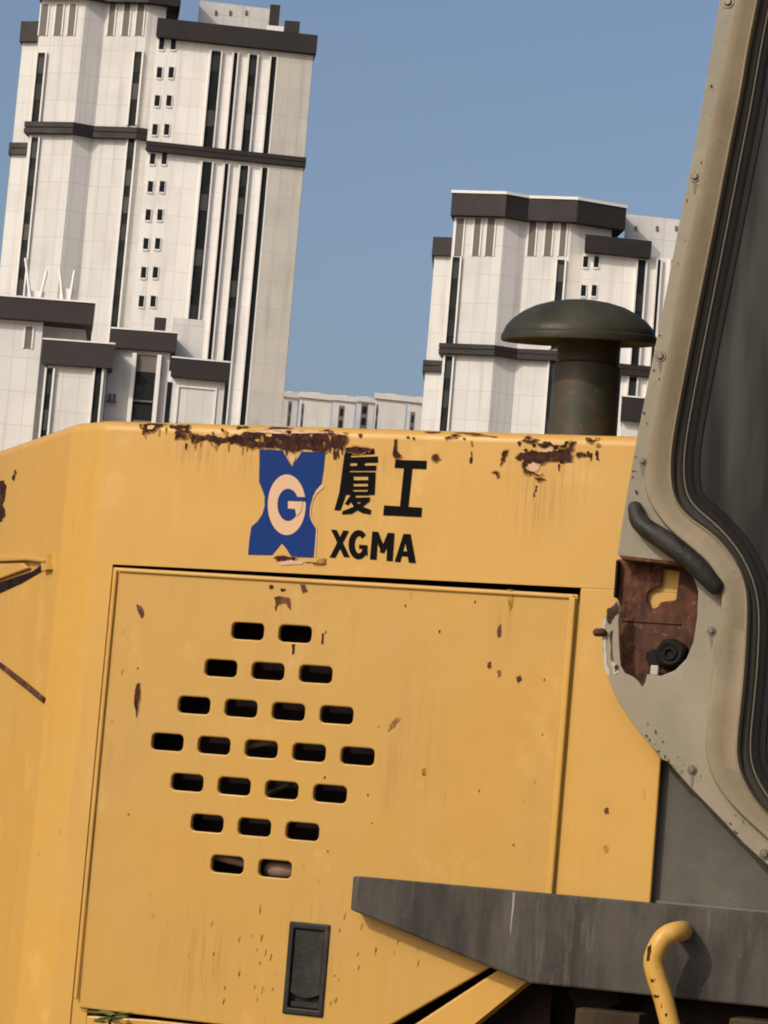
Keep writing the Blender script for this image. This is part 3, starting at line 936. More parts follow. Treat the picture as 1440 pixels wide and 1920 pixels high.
Ml = [[(1078, 534), (1100, 536), (1092, 650), (1068, 648)], [(1142, 540), (1168, 542), (1160, 656), (1138, 654)], [(1082, 535), (1104, 537), (1130, 612), (1112, 620)], [(1140, 540), (1164, 541), (1128, 622), (1108, 618)]]
strokes('letter', Ml)
Al = [[(1206, 544), (1224, 545), (1196, 660), (1172, 658)], [(1212, 544), (1236, 546), (1258, 664), (1232, 662)], [(1192, 616), (1244, 620), (1244, 638), (1190, 634)]]
strokes('letter', Al)

# --- chipped paint
def chip(px_pts, seed, amp_px=5, mt='rust', y=-0.0016, lev=3, parent=None, name='rust_patch'):
    parent = parent or hood
    pts = [(a, min(b, ZT - 0.004)) for a, b in SP(jag(px_pts, amp_px, lev, seed))]
    def skin(a, b):
        t = max(0.0, b - (ZT - 0.022))
        return y + (0.022 - sqrt(max(0.022 ** 2 - t * t, 0)))
    if mt == 'rust' and max(p[0] for p in px_pts) - min(p[0] for p in px_pts) > 9:      # bare ring where the paint lifts
        y -= 0.0004
        cx_ = sum(p[0] for p in px_pts) / len(px_pts); cy_ = sum(p[1] for p in px_pts) / len(px_pts)
        def grow(p):
            d = sqrt((p[0] - cx_) ** 2 + (p[1] - cy_) ** 2) + 1e-6
            return (p[0] + (p[0] - cx_) / d * 2.6, p[1] + (p[1] - cy_) / d * 2.6)
        ring = [(a, min(b, ZT - 0.004)) for a, b in SP(jag([grow(p) for p in px_pts], amp_px * 1.1, lev, seed))]
        y += 0.0003
        plate('lifted_paint', ring, [], skin, 0.0, 'scratch', parent)
        y -= 0.0003
    return plate(name, pts, [], skin, 0.0, mt, parent)
big = Z1([(300, 124), (330, 128), (380, 126), (440, 134), (500, 124), (560, 112), (700, 114), (850, 118), (966, 126), (956, 190), (930, 180), (880, 200), (820, 188), (740, 202), (690, 186), (600, 182), (540, 170), (480, 164), (430, 170), (400, 152), (360, 150), (330, 160), (310, 142)])
chip(big, 3, 6)
for i, (x, y, L) in enumerate([(330, 168, 26), (352, 158, 18), (418, 172, 22), (470, 168, 30), (528, 178, 44), (548, 176, 20), (600, 186, 16), (935, 188, 40), (120, 116, 34), (178, 104, 30), (206, 100, 26)]):
    chip(Z1([(x - 4, y - 6), (x + 4, y - 6), (x + 2, y + L * .6), (x, y + L), (x - 3, y + L * .5)]), 950 + i, 1.2, 'scratch', -0.0014, 2)
chip(Z1([(98, 90), (128, 70), (160, 62), (190, 74), (170, 92), (150, 112), (112, 118)]), 4, 4)
chip(Z1([(196, 76), (250, 82), (300, 78), (312, 118), (290, 140), (240, 140), (244, 116), (276, 108), (230, 96)]), 5, 4)
chip(Z1([(500, 88), (540, 82), (552, 92), (510, 98)]), 6, 3)
chip(Z1([(640, 92), (700, 86), (740, 92), (700, 100), (652, 104)]), 8, 3)
chip(Z1([(540, 110), (700, 100), (860, 112), (940, 120), (800, 118), (640, 116)]), 9, 2, 'primer', -0.0022)
chip(Z1([(720, 214), (756, 216), (740, 250)]), 91, 2, 'primer', -0.0024)
chip(Z1([(964, 178), (1010, 176), (1070, 182), (1060, 200), (1000, 204), (962, 200)]), 10, 3)
chip(Z1([(910, 196), (930, 192), (926, 226), (916, 232)]), 11, 2)
chip(Z1([(1170, 150), (1182, 146), (1180, 190), (1200, 210), (1180, 224), (1166, 212)]), 12, 2)
chip(Z1([(1330, 216), (1350, 208), (1362, 226), (1346, 240), (1334, 234)]), 13, 2)
chip(Z1([(1290, 106), (1340, 100), (1360, 108), (1310, 114)]), 131, 2)
chip(Z1([(664, 646), (700, 634), (756, 642), (750, 656), (690, 658)]), 14, 3); chip(Z1([(800, 664), (850, 656), (880, 650), (876, 668), (840, 672)]), 15, 3)
chip(Z1([(676, 654), (740, 652), (800, 656), (780, 672), (690, 676)]), 151, 2, 'primer')
rf = random.Random(21)
for i in range(70):                        # small flakes and drips along the bruised top edge
    x = rf.choice([rf.uniform(265, 660), rf.uniform(265, 660), rf.uniform(950, 1130), rf.uniform(200, 1150)])
    base_y = 800 + (x - 270) * 0.028
    dep = rf.random() ** 1.8
    y = base_y + dep * (42 if 265 < x < 660 else 60 if 950 < x < 1130 else 22) + rf.uniform(-4, 4)
    a = rf.uniform(1.5, 5) * (1.4 - dep); b = rf.uniform(1.5, 4) + dep * rf.uniform(0, 9)
    chip([(x - a, y - b * .5), (x + a * .2, y - b), (x + a, y - b * .2), (x + a * .5, y + b), (x - a * .4, y + b * .8)], 700 + i, 1.5, rf.choice(['rust', 'brown_rust', 'scratch']), -0.0019, 1)
def Z2(pts): return Z1(pts, 3.273, 800, 780)
chip(Z2([(552, 262), (580, 226), (640, 220), (720, 222), (800, 216), (868, 200), (878, 176), (912, 160), (900, 186), (886, 220), (890, 276), (850, 284), (800, 280), (720, 292), (680, 290), (620, 288), (616, 340), (660, 348), (720, 352), (690, 370), (640, 362), (600, 338), (588, 300), (598, 260), (570, 272)]), 16, 6)
chip(Z2([(576, 156), (610, 136), (690, 146), (670, 162), (610, 160)]), 17, 5)
chip(Z2([(676, 168), (740, 158), (800, 178), (850, 156), (880, 160), (850, 196), (790, 206), (740, 190), (690, 184)]), 171, 6)
chip(Z2([(624, 296), (700, 296), (690, 330), (640, 344), (628, 320)]), 18, 4, 'primer')
chip(Z2([(690, 202), (776, 206), (772, 218), (694, 216)]), 181, 3, 'primer', -0.0022)
chip(Z2([(664, 382), (700, 376), (726, 390), (690, 400)]), 19, 3)
chip(Z2([(654, 480), (664, 430), (680, 424), (676, 460), (662, 498)]), 20, 3)
chip(Z2([(462, 260), (474, 214), (500, 212), (490, 240), (470, 280), (452, 300)]), 21, 4)
chip(Z2([(398, 346), (420, 340), (440, 352), (430, 380)]), 22, 3)
chip(Z2([(262, 270), (270, 222), (288, 216), (280, 250), (268, 292)]), 23, 3)
chip(Z2([(44, 260), (60, 240), (72, 262), (60, 290)]), 24, 3); chip(Z2([(116, 130), (150, 124), (150, 138), (128, 142)]), 25, 3)
chip(Z2([(980, 150), (1040, 138), (1030, 154), (990, 160)]), 26, 3); chip(Z2([(1040, 210), (1054, 214), (1060, 280), (1042, 270)]), 27, 3)
chip(Z2([(920, 236), (970, 230), (984, 248), (940, 254)]), 28, 3); chip(Z2([(1000, 250), (1012, 226), (1018, 240), (1006, 280)]), 281, 2)
chip(Z2([(160, 86), (300, 104), (430, 124), (420, 130), (290, 114), (160, 94)]), 282, 2)
DP = dict(y=-0.0052, parent=door)
chip([(258, 1133), (268, 1138), (272, 1150), (266, 1162), (262, 1148)], 30, 2, mt='brown_rust', **DP)
chip([(257, 1290), (264, 1282), (262, 1318), (258, 1345), (254, 1322)], 31, 2, **DP)
chip([(516, 1120), (545, 1122), (546, 1144), (538, 1132), (524, 1134), (518, 1146)], 32, 3, mt='brown_rust', **DP)
chip([(506, 1098), (512, 1096), (514, 1104), (508, 1106)], 321, 2, **DP); chip([(528, 1104), (537, 1102), (537, 1108), (530, 1110)], 322, 2, **DP)
chip([(564, 1096), (574, 1096), (578, 1110), (570, 1114)], 33, 2, mt='brown_rust', **DP)
chip([(549, 1208), (555, 1208), (553, 1226), (549, 1228)], 34, 1, **DP); chip([(605, 1188), (609, 1187), (608, 1208), (604, 1208)], 35, 1, **DP)
chip([(730, 1360), (748, 1345), (754, 1348), (740, 1364), (728, 1374)], 36, 2, mt='scratch', **DP)
chip([(952, 1105), (962, 1105), (962, 1135), (957, 1150), (954, 1128)], 37, 2, mt='scratch', **DP)
chip([(935, 1175), (941, 1170), (940, 1194), (935, 1196)], 38, 2, mt='brown_rust', **DP)
for i, (x, y) in enumerate([(919, 1246), (936, 1262), (974, 1272), (796, 1447), (1137, 1520), (1136, 1591)]):
    d = dict(DP if x < 1040 else dict(y=-0.0012, parent=hood), mt='scratch' if i % 2 else 'brown_rust')
    chip([(x - 4, y - 3), (x + 3, y - 6), (x + 4, y + 4), (x - 2, y + 8)], 40 + i, 2, **d)
rr = random.Random(5)
for i in range(34):                       # little upright scratches round the latch and the slots
    x = rr.choice([rr.uniform(450, 520), rr.uniform(620, 680), rr.uniform(380, 520), rr.uniform(690, 800)])
    y = rr.uniform(1690, 1880) if x < 690 else rr.uniform(1745, 1800)
    L = rr.uniform(4, 16); k = rr.uniform(1.0, 2.2)
    chip([(x, y), (x + k, y + 1), (x + k * .6 - L * .2, y + L), (x - k * .2 - L * .15, y + L * .8)], 60 + i, 0.6, lev=1, mt='scratch', **DP)
for i in range(26):
    x = rr.uniform(230, 1030); y = rr.uniform(1120, 1640); L = rr.uniform(2, 7)
    if any(abs(S(x, y)[0] - a) < .05 and abs(S(x, y)[1] - b) < .03 for a, b in slots): continue
    chip([(x, y), (x + 2, y), (x + 1.4, y + L), (x - 0.6, y + L)], 120 + i, 0.5, lev=1, mt='brown_rust', **DP)

# --- slanted corner face details: louvre mouth, crease, rust
ax, ay = ex, ey
def K(px, py, w=0.0):
    """pixel -> slanted corner face: distance along it and height"""
    n = Vector((-sin(TURN), -cos(TURN), 0))
    wn_ = LX * n.x + LY * n.y
    base = LO + LX * ax + LY * ay + wn_ * w
    r = ray(px, py); t = (base - CAM).dot(wn_) / r.dot(wn_)
    q = CAM + r * t - LO
    lx, ly = q.dot(LX), q.dot(LY)
    return Vector((lx, ly, q.z))
def kpoly(name, pts, w0, w1, mt, parent=None):
    bm = bmesh.new()
    a = [bm.verts.new(K(x, y, w0)) for x, y in pts]
    n = Vector((-sin(TURN), -cos(TURN), 0))
    f = bm.faces.new(a)
    if w1 != w0:
        r = bmesh.ops.extrude_face_region(bm, geom=[f])
        for v in r['geom']:
            if isinstance(v, bmesh.types.BMVert): v.co += n * (w1 - w0)
    bmesh.ops.triangulate(bm, faces=[q for q in bm.faces if len(q.verts) > 4])
    return from_bm(name, bm, mt, parent or hood)
bevel(kpoly('louvre_lip', [(-40, 1040), (60, 1043), (97, 1048), (96, 1056), (60, 1052), (-40, 1056)], 0.0, 0.016, 'yellow'), 0.003)
kpoly('louvre_mouth_shade', [(-40, 1130), (0, 1112), (40, 1094), (88, 1066), (88, 1052), (60, 1072), (0, 1092), (-40, 1106)], 0.001, 0.0015, 'slotdark')  # flat dark patch on the face paints the opening's shade
bevel(kpoly('louvre_blade', [(-40, 1058), (50, 1056), (60, 1066), (0, 1088), (-40, 1102)], 0.001, 0.010, 'yellow'), 0.003)
kpoly('louvre_stop', [(86, 1044), (98, 1040), (100, 1068), (88, 1072)], 0.0, 0.012, 'yellow')
bevel(kpoly('crease_strip', [(-60, 1208), (0, 1240), (40, 1270), (86, 1308), (84, 1318), (38, 1281), (0, 1250), (-60, 1220)], 0.0, 0.006, 'brown_rust'), 0.002)
kpoly('rust_patch', jag([(-20, 910), (6, 900), (12, 910), (8, 940), (4, 945), (10, 965), (4, 978), (-20, 980)], 4, 2, 301), 0.001, 0.001, 'rust')
kpoly('rust_patch', jag([(22, 895), (28, 880), (31, 886), (25, 904)], 2, 2, 302), 0.001, 0.001, 'rust')

# --- lower chassis skirt and wheel arch band
plate('skirt', [(-0.60, 0.72), (0.02, 0.72), (0.02, 1.066), (-0.10, 1.1185), (-0.40, 1.1165), (-0.60, 1.1075)], [], 0.004, 0.02, 'yellow', loader, 0.003)
gA, gB = S(933, 1819), S(757, 1920)
s2 = (gA[1] - gB[1]) / (gA[0] - gB[0])
eA, eB = S(990, 1840), S(882, 1917)
s3 = (eA[1] - eB[1]) / (eA[0] - eB[0])
plate('arch_band', [gA, (gA[0] + 0.05, gA[1] + 0.05 * s2), (eA[0] + 0.05, eA[1] + 0.05 * s3), eA, (eB[0] - .18, eB[1] - .18 * s3 - 0.03), (gB[0] - .18, gB[1] - .18 * s2 - 0.03)], [], -0.002, 0.05, 'yellow', loader, 0.004)

# --- grey step over the wheel
SW = 0.05
st_pts = SP([(660, 1647), (975, 1670), (1440, 1709)], SW)
zst = sum(p[1] for p in st_pts) / 3
xl = S(661, 1647, SW)[0]
zl = S(660, 1706, SW)[1]
c1 = S(990, 1840, SW); c2 = S(1440, 1893, SW)
zlow = (c1[1] + c2[1]) / 2
step = plate('step', [(xl, zst), (2.1, zst), (2.1, zlow), (c1[0], zlow), (xl, zl)], [], -SW, SW - 0.006, 'step', loader, 0.004)
step['label'] = 'dusty dark grey wedge shaped step over the wheel'
xw = S(963, 1690, SW)[0]
tube('weld_seam', [(xw, -SW + 0.001, zst - 0.006), (xw + .001, -SW + 0.0005, zst - 0.03), (xw - .001, -SW + 0.001, zst - 0.055), (xw - .002, -SW + 0.002, zst - 0.10)], [0.003, 0.0032, 0.0024, 0.0012], 'weld', step, 8)
# grey riser between hood and cab
riser = plate('fender_panel', [(XR - 0.008, 1.3), (2.1, 1.3), (2.1, 2.0), (XR - 0.008, 2.0)], [], 0.025, 0.02, 'panel', loader, 0.002)
riser['label'] = 'grey panel under the cab corner'
tube('sealant_bead', [(XR + 0.01, 0.02, zst - 0.002), (1.0, 0.02, zst - 0.001), (2.0, 0.02, zst - 0.002)], 0.008, 'panel', riser, 8)

# grab rail
rl = [(1281, 1745, .19), (1277, 1746, .245), (1264, 1748, .27), (1246, 1757, .28), (1233, 1776, .285), (1225, 1803, .285), (1232, 1836, .285), (1244, 1872, .285), (1256, 1920, .285), (1282, 2020, .285), (1310, 2200, .285)]
rp = []
for x, y, w in rl:
    w = w - 0.20 + SW
    a, z = S(x, y, w); rp.append((a, -w, z))
rail = tube('grab_rail', catmull(rp, 6), 0.0182, 'yellow', loader, 18)
rail['label'] = 'bent yellow grab rail on the step face'
for i, (x, y, dx, dz) in enumerate([(1217, 1786, .0035, .016), (1224, 1838, .005, .004), (1231, 1868, .006, .003), (1240, 1884, .002, .006), (1249, 1903, .002, .003)]):
    a, z = S(x, y, .303 - .20 + SW)
    plate('paint_chip', jag([(a - dx, z - dz), (a + dx, z - dz * .8), (a + dx * .8, z + dz), (a - dx, z + dz * .7)], .002, 2, 400 + i), [], -(0.3030 - .20 + SW), 0.0, 'rust', rail)

# tyre, rim and chassis under the step
def tyre(cx, cy, cz, r, w, parent):
    prof = [(r * 0.50, -w * .42), (r * 0.62, -w * .5), (r * .86, -w * .5), (r * .965, -w * .44), (r, -w * .3), (r, w * .3), (r * .965, w * .44), (r * .86, w * .5), (r * .62, w * .5), (r * .5, w * .42), (r * .5, -w * .42)]
    bm = bmesh.new(); seg = 64; rings = []
    for rr_, a in prof:
        rings.append([bm.verts.new((cx + rr_ * cos(2 * pi * k / seg), cy + a, cz + rr_ * sin(2 * pi * k / seg))) for k in range(seg)])
    for a, b in zip(rings, rings[1:]):
        for k in range(seg): bm.faces.new((a[k], a[(k + 1) % seg], b[(k + 1) % seg], b[k]))
    wh = from_bm('wheel', bm, 'tyre', parent); smooth(wh, 50)
    for k in range(22):
        for sgn in (-1, 1):
            a = 2 * pi * (k + (0.5 if sgn > 0 else 0)) / 22
            bm = bmesh.new(); bmesh.ops.create_cube(bm, size=1)
            for v in bm.verts:
                yy = cy + sgn * w * .27 + v.co.y * w * .5
                ang = a + v.co.x * 0.13 + sgn * v.co.y * 0.16
                rad = r + 0.012 + v.co.z * 0.06
                v.co = Vector((cx + rad * cos(ang), yy, cz + rad * sin(ang)))
            from_bm('tread_lug', bm, 'tyre', wh)
    bm = bmesh.new(); rings = []
    for rr_, a in ((0.02, -w * .2), (r * .2, -w * .22), (r * .22, -w * .1), (r * .46, -w * .1), (r * .5, -w * .43), (r * .53, -w * .44)):
        rings.append([bm.verts.new((cx + rr_ * cos(2 * pi * k / 48), cy + a, cz + rr_ * sin(2 * pi * k / 48))) for k in range(48)])
    for a, b in zip(rings, rings[1:]):
        for k in range(48): bm.faces.new((a[k], a[(k + 1) % 48], b[(k + 1) % 48], b[k]))
    rim = from_bm('rim', bm, 'yellow', wh); smooth(rim, 40)
    return wh
tyre(0.80, 0.32, 0.66, 0.66, 0.46, loader)
tyre(0.80, W - 0.32, 0.66, 0.66, 0.46, loader)
boxmesh('chassis_beam', -0.75, 2.4, 0.60, W - 0.60, 0.62, 1.05, 'dark', loader, 0.01)
px0 = S(1088, 1872, 0.02); px1 = S(1205, 1930, 0.02)
boxmesh('chassis_bracket', px0[0], px1[0], -0.05, 0.02, px1[1] - .1, px0[1] - .016, 'mud', loader, 0.004)
px0 = S(1378, 1906, 0.04); boxmesh('chassis_bracket', px0[0], px0[0] + 0.4, -0.09, 0.0, px0[1] - .2, px0[1], 'mud', loader, 0.004)
boxmesh('fender_underside', XR - 0.2, 2.1, 0.03, 0.55, zlow - 0.0, zst - 0.02, 'dark', loader)

# --- intake stack with mushroom rain cap
def SB(px, py, yback):
    return S(px, py, -yback)
YB = 0.36
xs, zs_ = SB(1098, 800, YB)
rim_l, rim_r = SB(944, 628, YB), SB(1231, 652, YB)
zr = (rim_l[1] + rim_r[1]) / 2
xcap = (rim_l[0] + rim_r[0]) / 2 
RCAP = (rim_r[0] - rim_l[0]) / 2 * 0.985
rpipe = 0.0705
stack = lathe('intake_stack', [(rpipe, -0.3), (rpipe, zr - ZT - 0.055), (rpipe * 0.93, zr - ZT - 0.05), (rpipe * .93, zr - ZT + 0.06), (0, zr - ZT + 0.06)], (xcap + 0.022, YB, ZT), 'stack', loader, 40)
stack['label'] = 'olive green intake pipe with mushroom rain cap'
prof = [(0.0, 0.088), (0.03, 0.087), (0.06, 0.082), (0.09, 0.073), (0.115, 0.060), (0.135, 0.044), (0.147, 0.030), (0.1515, 0.020), (0.152, 0.016), (0.155, 0.014), (0.157, 0.006), (0.157, 0.0), (0.154, -0.002), (0.150, 0.002), (0.120, 0.018), (0.07, 0.03), (0.0, 0.035)]
kf = RCAP / 0.157
rc = lathe('rain_cap', [(r * kf, z) for r, z in prof], (0, 0, 0), 'cap', stack, 56, 30)
rc.location = (xcap, YB, zr - 0.002); rc.rotation_euler = (radians(7.5), 0, 0)      # knocked a little forward
lathe('pipe_collar', [(rpipe + .001, 0), (rpipe + .008, 0.002), (rpipe + .008, 0.016), (rpipe + .001, 0.018)], (xcap + 0.022, YB, ZT), 'stack', stack, 40)

# --- cab corner
CW = 0.055                                  # cab side stands this far outside the hood side
left_edge = [(1560, -1000), (1351, 0), (1326, 150), (1301, 291), (1275, 420), (1249, 555), (1228, 660), (1207, 765), (1192, 840), (1179, 915), (1168, 980), (1159, 1040)]
notch = [(1166, 1047), (1230, 1051), (1288, 1058), (1302, 1087), (1309, 1108), (1307, 1157), (1300, 1203), (1287, 1235), (1265, 1257), (1240, 1267), (1222, 1266), (1213, 1264), (1210, 1278), (1205, 1288), (1196, 1276), (1186, 1268), (1172, 1262), (1164, 1248), (1161, 1205), (1160, 1162), (1163, 1144), (1160, 1124)]
rim_left = [(1152, 1130), (1141, 1141), (1139, 1152), (1131, 1158), (1134, 1176), (1128, 1200), (1130, 1226), (1134, 1250), (1142, 1276)]
diag = [(1156, 1312), (1183, 1352), (1207, 1384), (1232, 1411), (1240, 1424), (1252, 1428), (1294, 1476), (1344, 1527), (1395, 1582), (1440, 1622), (1640, 1790), (2000, 1840)]
fold = [(1590, -1000), (1381, 0), (1352, 150), (1322, 291), (1300, 420), (1272, 550), (1254, 660), (1234, 765), (1219, 840), (1213, 890), (1214, 925), (1228, 958), (1258, 996), (1296, 1030), (1332, 1062), (1352, 1100), (1354, 1140), (1342, 1225), (1333, 1306), (1325, 1388), (1326, 1412), (1332, 1444), (1351, 1482), (1380, 1516), (1440, 1572), (1620, 1730), (2000, 1770)]
inner = [(1634, -1000), (1425, 0), (1398, 150), (1370, 291), (1345, 420), (1318, 555), (1297, 660), (1277, 765), (1264, 840), (1262, 895), (1270, 938), (1294, 970), (1336, 997), (1365, 1010), (1386, 1032), (1398, 1062), (1405, 1095), (1406, 1150), (1403, 1220), (1398, 1290), (1389, 1370), (1386, 1412), (1392, 1448), (1404, 1474), (1421, 1501), (1445, 1528), (1640, 1690), (2000, 1730)]
fold_c = [tuple(p) for p in catmull([(x, y, 0) for x, y in fold], 5)]
fold_c = [(p[0], p[1]) for p in fold_c]
outl = SP(left_edge + notch + rim_left + diag + [(x, y) for x, y in fold_c[::-1]], CW)
cab = plate('cab', outl, [], -CW, 0.006, 'cab', loader, 0.0018)
cab['label'] = 'khaki grey cab corner with rusted opening and dark window'
def resample(pts, n):
    P = [Vector((p[0], p[1])) for p in pts]
    d = [0]
    for a, b in zip(P, P[1:]): d.append(d[-1] + (b - a).length)
    out = []
    for k in range(n):
        s = d[-1] * k / (n - 1)
        i = max(j for j in range(len(d)) if d[j] <= s + 1e-9)
        i = min(i, len(P) - 2)
        t = (s - d[i]) / max(d[i + 1] - d[i], 1e-9)
        out.append(P[i].lerp(P[i + 1], t))
    return out
def pair(a, b, n=8):
    """smooth both polylines knot by knot so that they stay matched"""
    A = catmull([(x, y, 0) for x, y in a], n); B = catmull([(x, y, 0) for x, y in b], n)
    return A, B
def ribbon(name, a, b, prof, mt, parent):
    """loft between two edge lines; prof = (fraction across, metres proud)"""
    bm = bmesh.new()
    rows = []
    for p, q in zip(a, b):
        row = []
        for f, w in prof:
            x = p[0] + (q[0] - p[0]) * f; y = p[1] + (q[1] - p[1]) * f
            lx, lz = S(x, y, CW)
            row.append(bm.verts.new((lx, -(CW + w), lz)))
        rows.append(row)
    for r0, r1 in zip(rows, rows[1:]):
        for i in range(len(prof) - 1):
            bm.faces.new((r0[i], r0[i + 1], r1[i + 1], r1[i]))
    o = from_bm(name, bm, mt, parent)
    # make the outside face the yard
    me = o.data
    s = sum(p.normal.y * p.area for p in me.polygons)
    if s > 0: me.flip_normals()
    smooth(o, 50)
    return o
fl2 = fold
A = resample([(p[0], p[1]) for p in catmull([(x, y, 0) for x, y in fl2], 6)], 220)
B0 = [Vector((p[0], p[1])) for p in catmull([(x, y, 0) for x, y in inner], 6)]
# match every outer point to the inner line by monotone nearest search
Bd = resample(B0, 900)
Bm = []
j = 0
for p in A:
    best = min(range(j, min(j + 40, len(Bd))), key=lambda k: (Bd[k] - p).length)
    j = best; Bm.append(Bd[best])
for _ in range(6):
    Bm = [Bm[0]] + [(Bm[i - 1] + Bm[i] * 2 + Bm[i + 1]) / 4 for i in range(1, len(Bm) - 1)] + [Bm[-1]]
ribbon('window_frame', A, Bm, [(0.0, 0.0), (0.02, 0.010), (0.05, 0.019), (0.09, 0.023), (0.13, 0.0235), (0.5, 0.017), (0.86, 0.0095), (0.89, 0.0105), (0.925, 0.0135), (0.96, 0.013), (0.985, 0.007), (1.0, -0.012)], 'frame', cab)
def offset(pts, d):
    out = []
    for i, p in enumerate(pts):
        t = (pts[min(i + 1, len(pts) - 1)] - pts[max(i - 1, 0)]).normalized()
        out.append(p + Vector((t.y, -t.x)) * d)
    for _ in range(8):
        out = [out[0]] + [(out[i - 1] + out[i] * 2 + out[i + 1]) / 4 for i in range(1, len(out) - 1)] + [out[-1]]
    return out
C1 = offset(Bm, 15); C2 = offset(Bm, 20); Dd = offset(Bm, 46)
ribbon('window_seal', Bm, C1, [(0.0, -0.012), (0.1, -0.006), (0.5, -0.0045), (0.85, -0.007), (1.0, -0.011)], 'sealbrown', cab)
ribbon('seal_bead', C1, C2, [(0.0, -0.011), (0.25, -0.006), (0.6, -0.006), (1.0, -0.013)], 'sealbead', cab)  # thin highlight along the seal, painted as a paler bead
ribbon('inner_trim', C2, Dd, [(0.0, -0.013), (0.08, -0.010), (0.45, -0.0105), (0.55, -0.013), (0.95, -0.0115), (1.0, -0.018)], 'rubber', cab)
gp = [S(p.x, p.y, CW - 0.014) for p in Dd[::3]]
xr_ = 1.75
gp2 = gp + [(xr_, gp[-1][1]), (xr_, gp[0][1])]
gp2 = [p for p in gp2]
plate('window_glass', gp2, [], -(CW - 0.015), 0.005, 'cab_glass', cab)
# window divider seen through the lower pane
# cab box behind
zc_lo, zc_hi = 1.45, 3.55
le = [S(x, y, CW) for x, y in left_edge]
body = [p for p in le if p[1] > ZT + 0.03]
bp = [(body[-1][0] + 0.012, ZT + 0.03)] + [(p[0] + 0.012, p[1]) for p in body[::-1]]
bp = [p for p in bp if p[1] < zc_hi]
bp += [(bp[-1][0] + 0.02, zc_hi), (1.9, zc_hi), (1.9, zc_lo), (XR + 0.14, zc_lo), (XR + 0.14, ZT + 0.03)]
plate('cab_body', bp, [], 0.05, 1.15, 'cabin', cab)
plate('cab_roof', [(bp[-7][0] - 0.08, zc_hi - 0.02), (2.0, zc_hi - 0.02), (1.98, zc_hi + 0.12), (bp[-7][0] - 0.04, zc_hi + 0.12)], [], -(CW + 0.05), 1.4, 'cab', cab, 0.02)
# rear strip of the pillar, folded back along its edge
bm = bmesh.new()
pr = [(x, z) for x, z in le if z > 2.0]
ra = [bm.verts.new((x + 0.001, -CW + 0.002, z)) for x, z in pr]
rb = [bm.verts.new((x + 0.004, -CW + 0.05, z)) for x, z in pr]
for i in range(len(pr) - 1): bm.faces.new((ra[i], ra[i + 1], rb[i + 1], rb[i]))
o = from_bm('folded_edge', bm, 'cab', cab); o.modifiers.new('sheet', 'SOLIDIFY').thickness = 0.003
# bolts on the flange
def bolt(px, py, r, mt='steel', w=CW):
    x, z = S(px, py, w)
    bm = bmesh.new()
    bmesh.ops.create_cone(bm, cap_ends=True, segments=6, radius1=r, radius2=r * .92, depth=0.006)
    for v in bm.verts: v.co = Vector((x + v.co.x, -(w + 0.003) - v.co.z, z + v.co.y))
    o = from_bm('bolt', bm, mt, cab); bevel(o, 0.0012)
    bm = bmesh.new()
    bmesh.ops.create_cone(bm, cap_ends=True, segments=20, radius1=r * 1.45, radius2=r * 1.4, depth=0.002)
    for v in bm.verts: v.co = Vector((x + v.co.x, -(w + 0.001) - v.co.z, z + v.co.y))
    from_bm('washer', bm, mt, o)
for x, y, r in ((1365, 4, .0085), (1303, 331, .0075), (1238, 668, .0075), (1205, 865, .0055), (1334, 1183, .0062), (1298, 1444, .0065), (1434, 1602, .0070)):
    bolt(x, y, r)
# black grip
gpts = [(1191, 954), (1197, 975), (1214, 992), (1240, 1009), (1270, 1030), (1300, 1056), (1322, 1078), (1341, 1099)]
g3 = []
for i, (x, y) in enumerate(gpts):
    w = CW + (0.012, 0.018, 0.024, 0.030, 0.034, 0.034, 0.030, 0.024)[i]
    a, z = S(x, y, w); g3.append((a, -w, z))
gc = catmull(g3, 5)
rads = [0.0145 + 0.004 * sin(pi * i / (len(gc) - 1)) for i in range(len(gc))]
rads = [r * (1.0 + 0.12 * (i / len(rads))) for i, r in enumerate(rads)]
gr = tube('grip_handle', gc, rads, 'grip', cab, 18)
gr['label'] = 'worn black rubber grip handle slanting across the cab corner'
# lip under the upper flange
q = SP([(1160, 1040), (1290, 1055), (1290, 1062), (1166, 1049)], CW)
plate('flange_lip', q, [], -CW - 0.001, 0.03, 'brown_rust', cab, 0.002)
# rusted inner plate with its keyhole cut
key = [(1242, 1066), (1274, 1071), (1271, 1098), (1267, 1125), (1250, 1127), (1238, 1129), (1234, 1137), (1227, 1141), (1219, 1138), (1214, 1128), (1213, 1115), (1217, 1107), (1226, 1102), (1236, 1099), (1240, 1092)]
RW = 0.012
rp_out = [(1158, 1048), (1330, 1060), (1330, 1290), (1230, 1296), (1204, 1300), (1150, 1292), (1150, 1200), (1157, 1150)]
rplate = plate('rusted_plate', SP(rp_out, RW), [SP(key, RW)], -RW, 0.006, 'brown_rust', cab, 0.0012)
cr = SP([(1168, 1163), (1275, 1170)], RW)
tube('crease', [(cr[0][0], -RW - 0.001, cr[0][1]), (cr[1][0], -RW - 0.001, cr[1][1])], 0.0022, 'brown_rust', rplate, 8)
x, z = S(1258, 1226, 0.03)
bm = bmesh.new(); rings = []
for r_, y_ in ((0.0, -0.030), (0.008, -0.030), (0.009, -0.036), (0.013, -0.036), (0.015, -0.031), (0.022, -0.033), (0.027, -0.030), (0.030, -0.022), (0.031, -0.010), (0.029, 0.0)):
    ring = []
    for k in range(28):
        a_ = 2 * pi * k / 28
        w_ = 1 + 0.10 * pnoise(Vector((cos(a_) * 1.3, sin(a_) * 1.3, 2.0))) * (r_ > .012)
        ring.append(bm.verts.new((x + r_ * w_ * cos(a_), y_ - 0.008, z + r_ * w_ * sin(a_) * 0.92)))
    rings.append(ring)
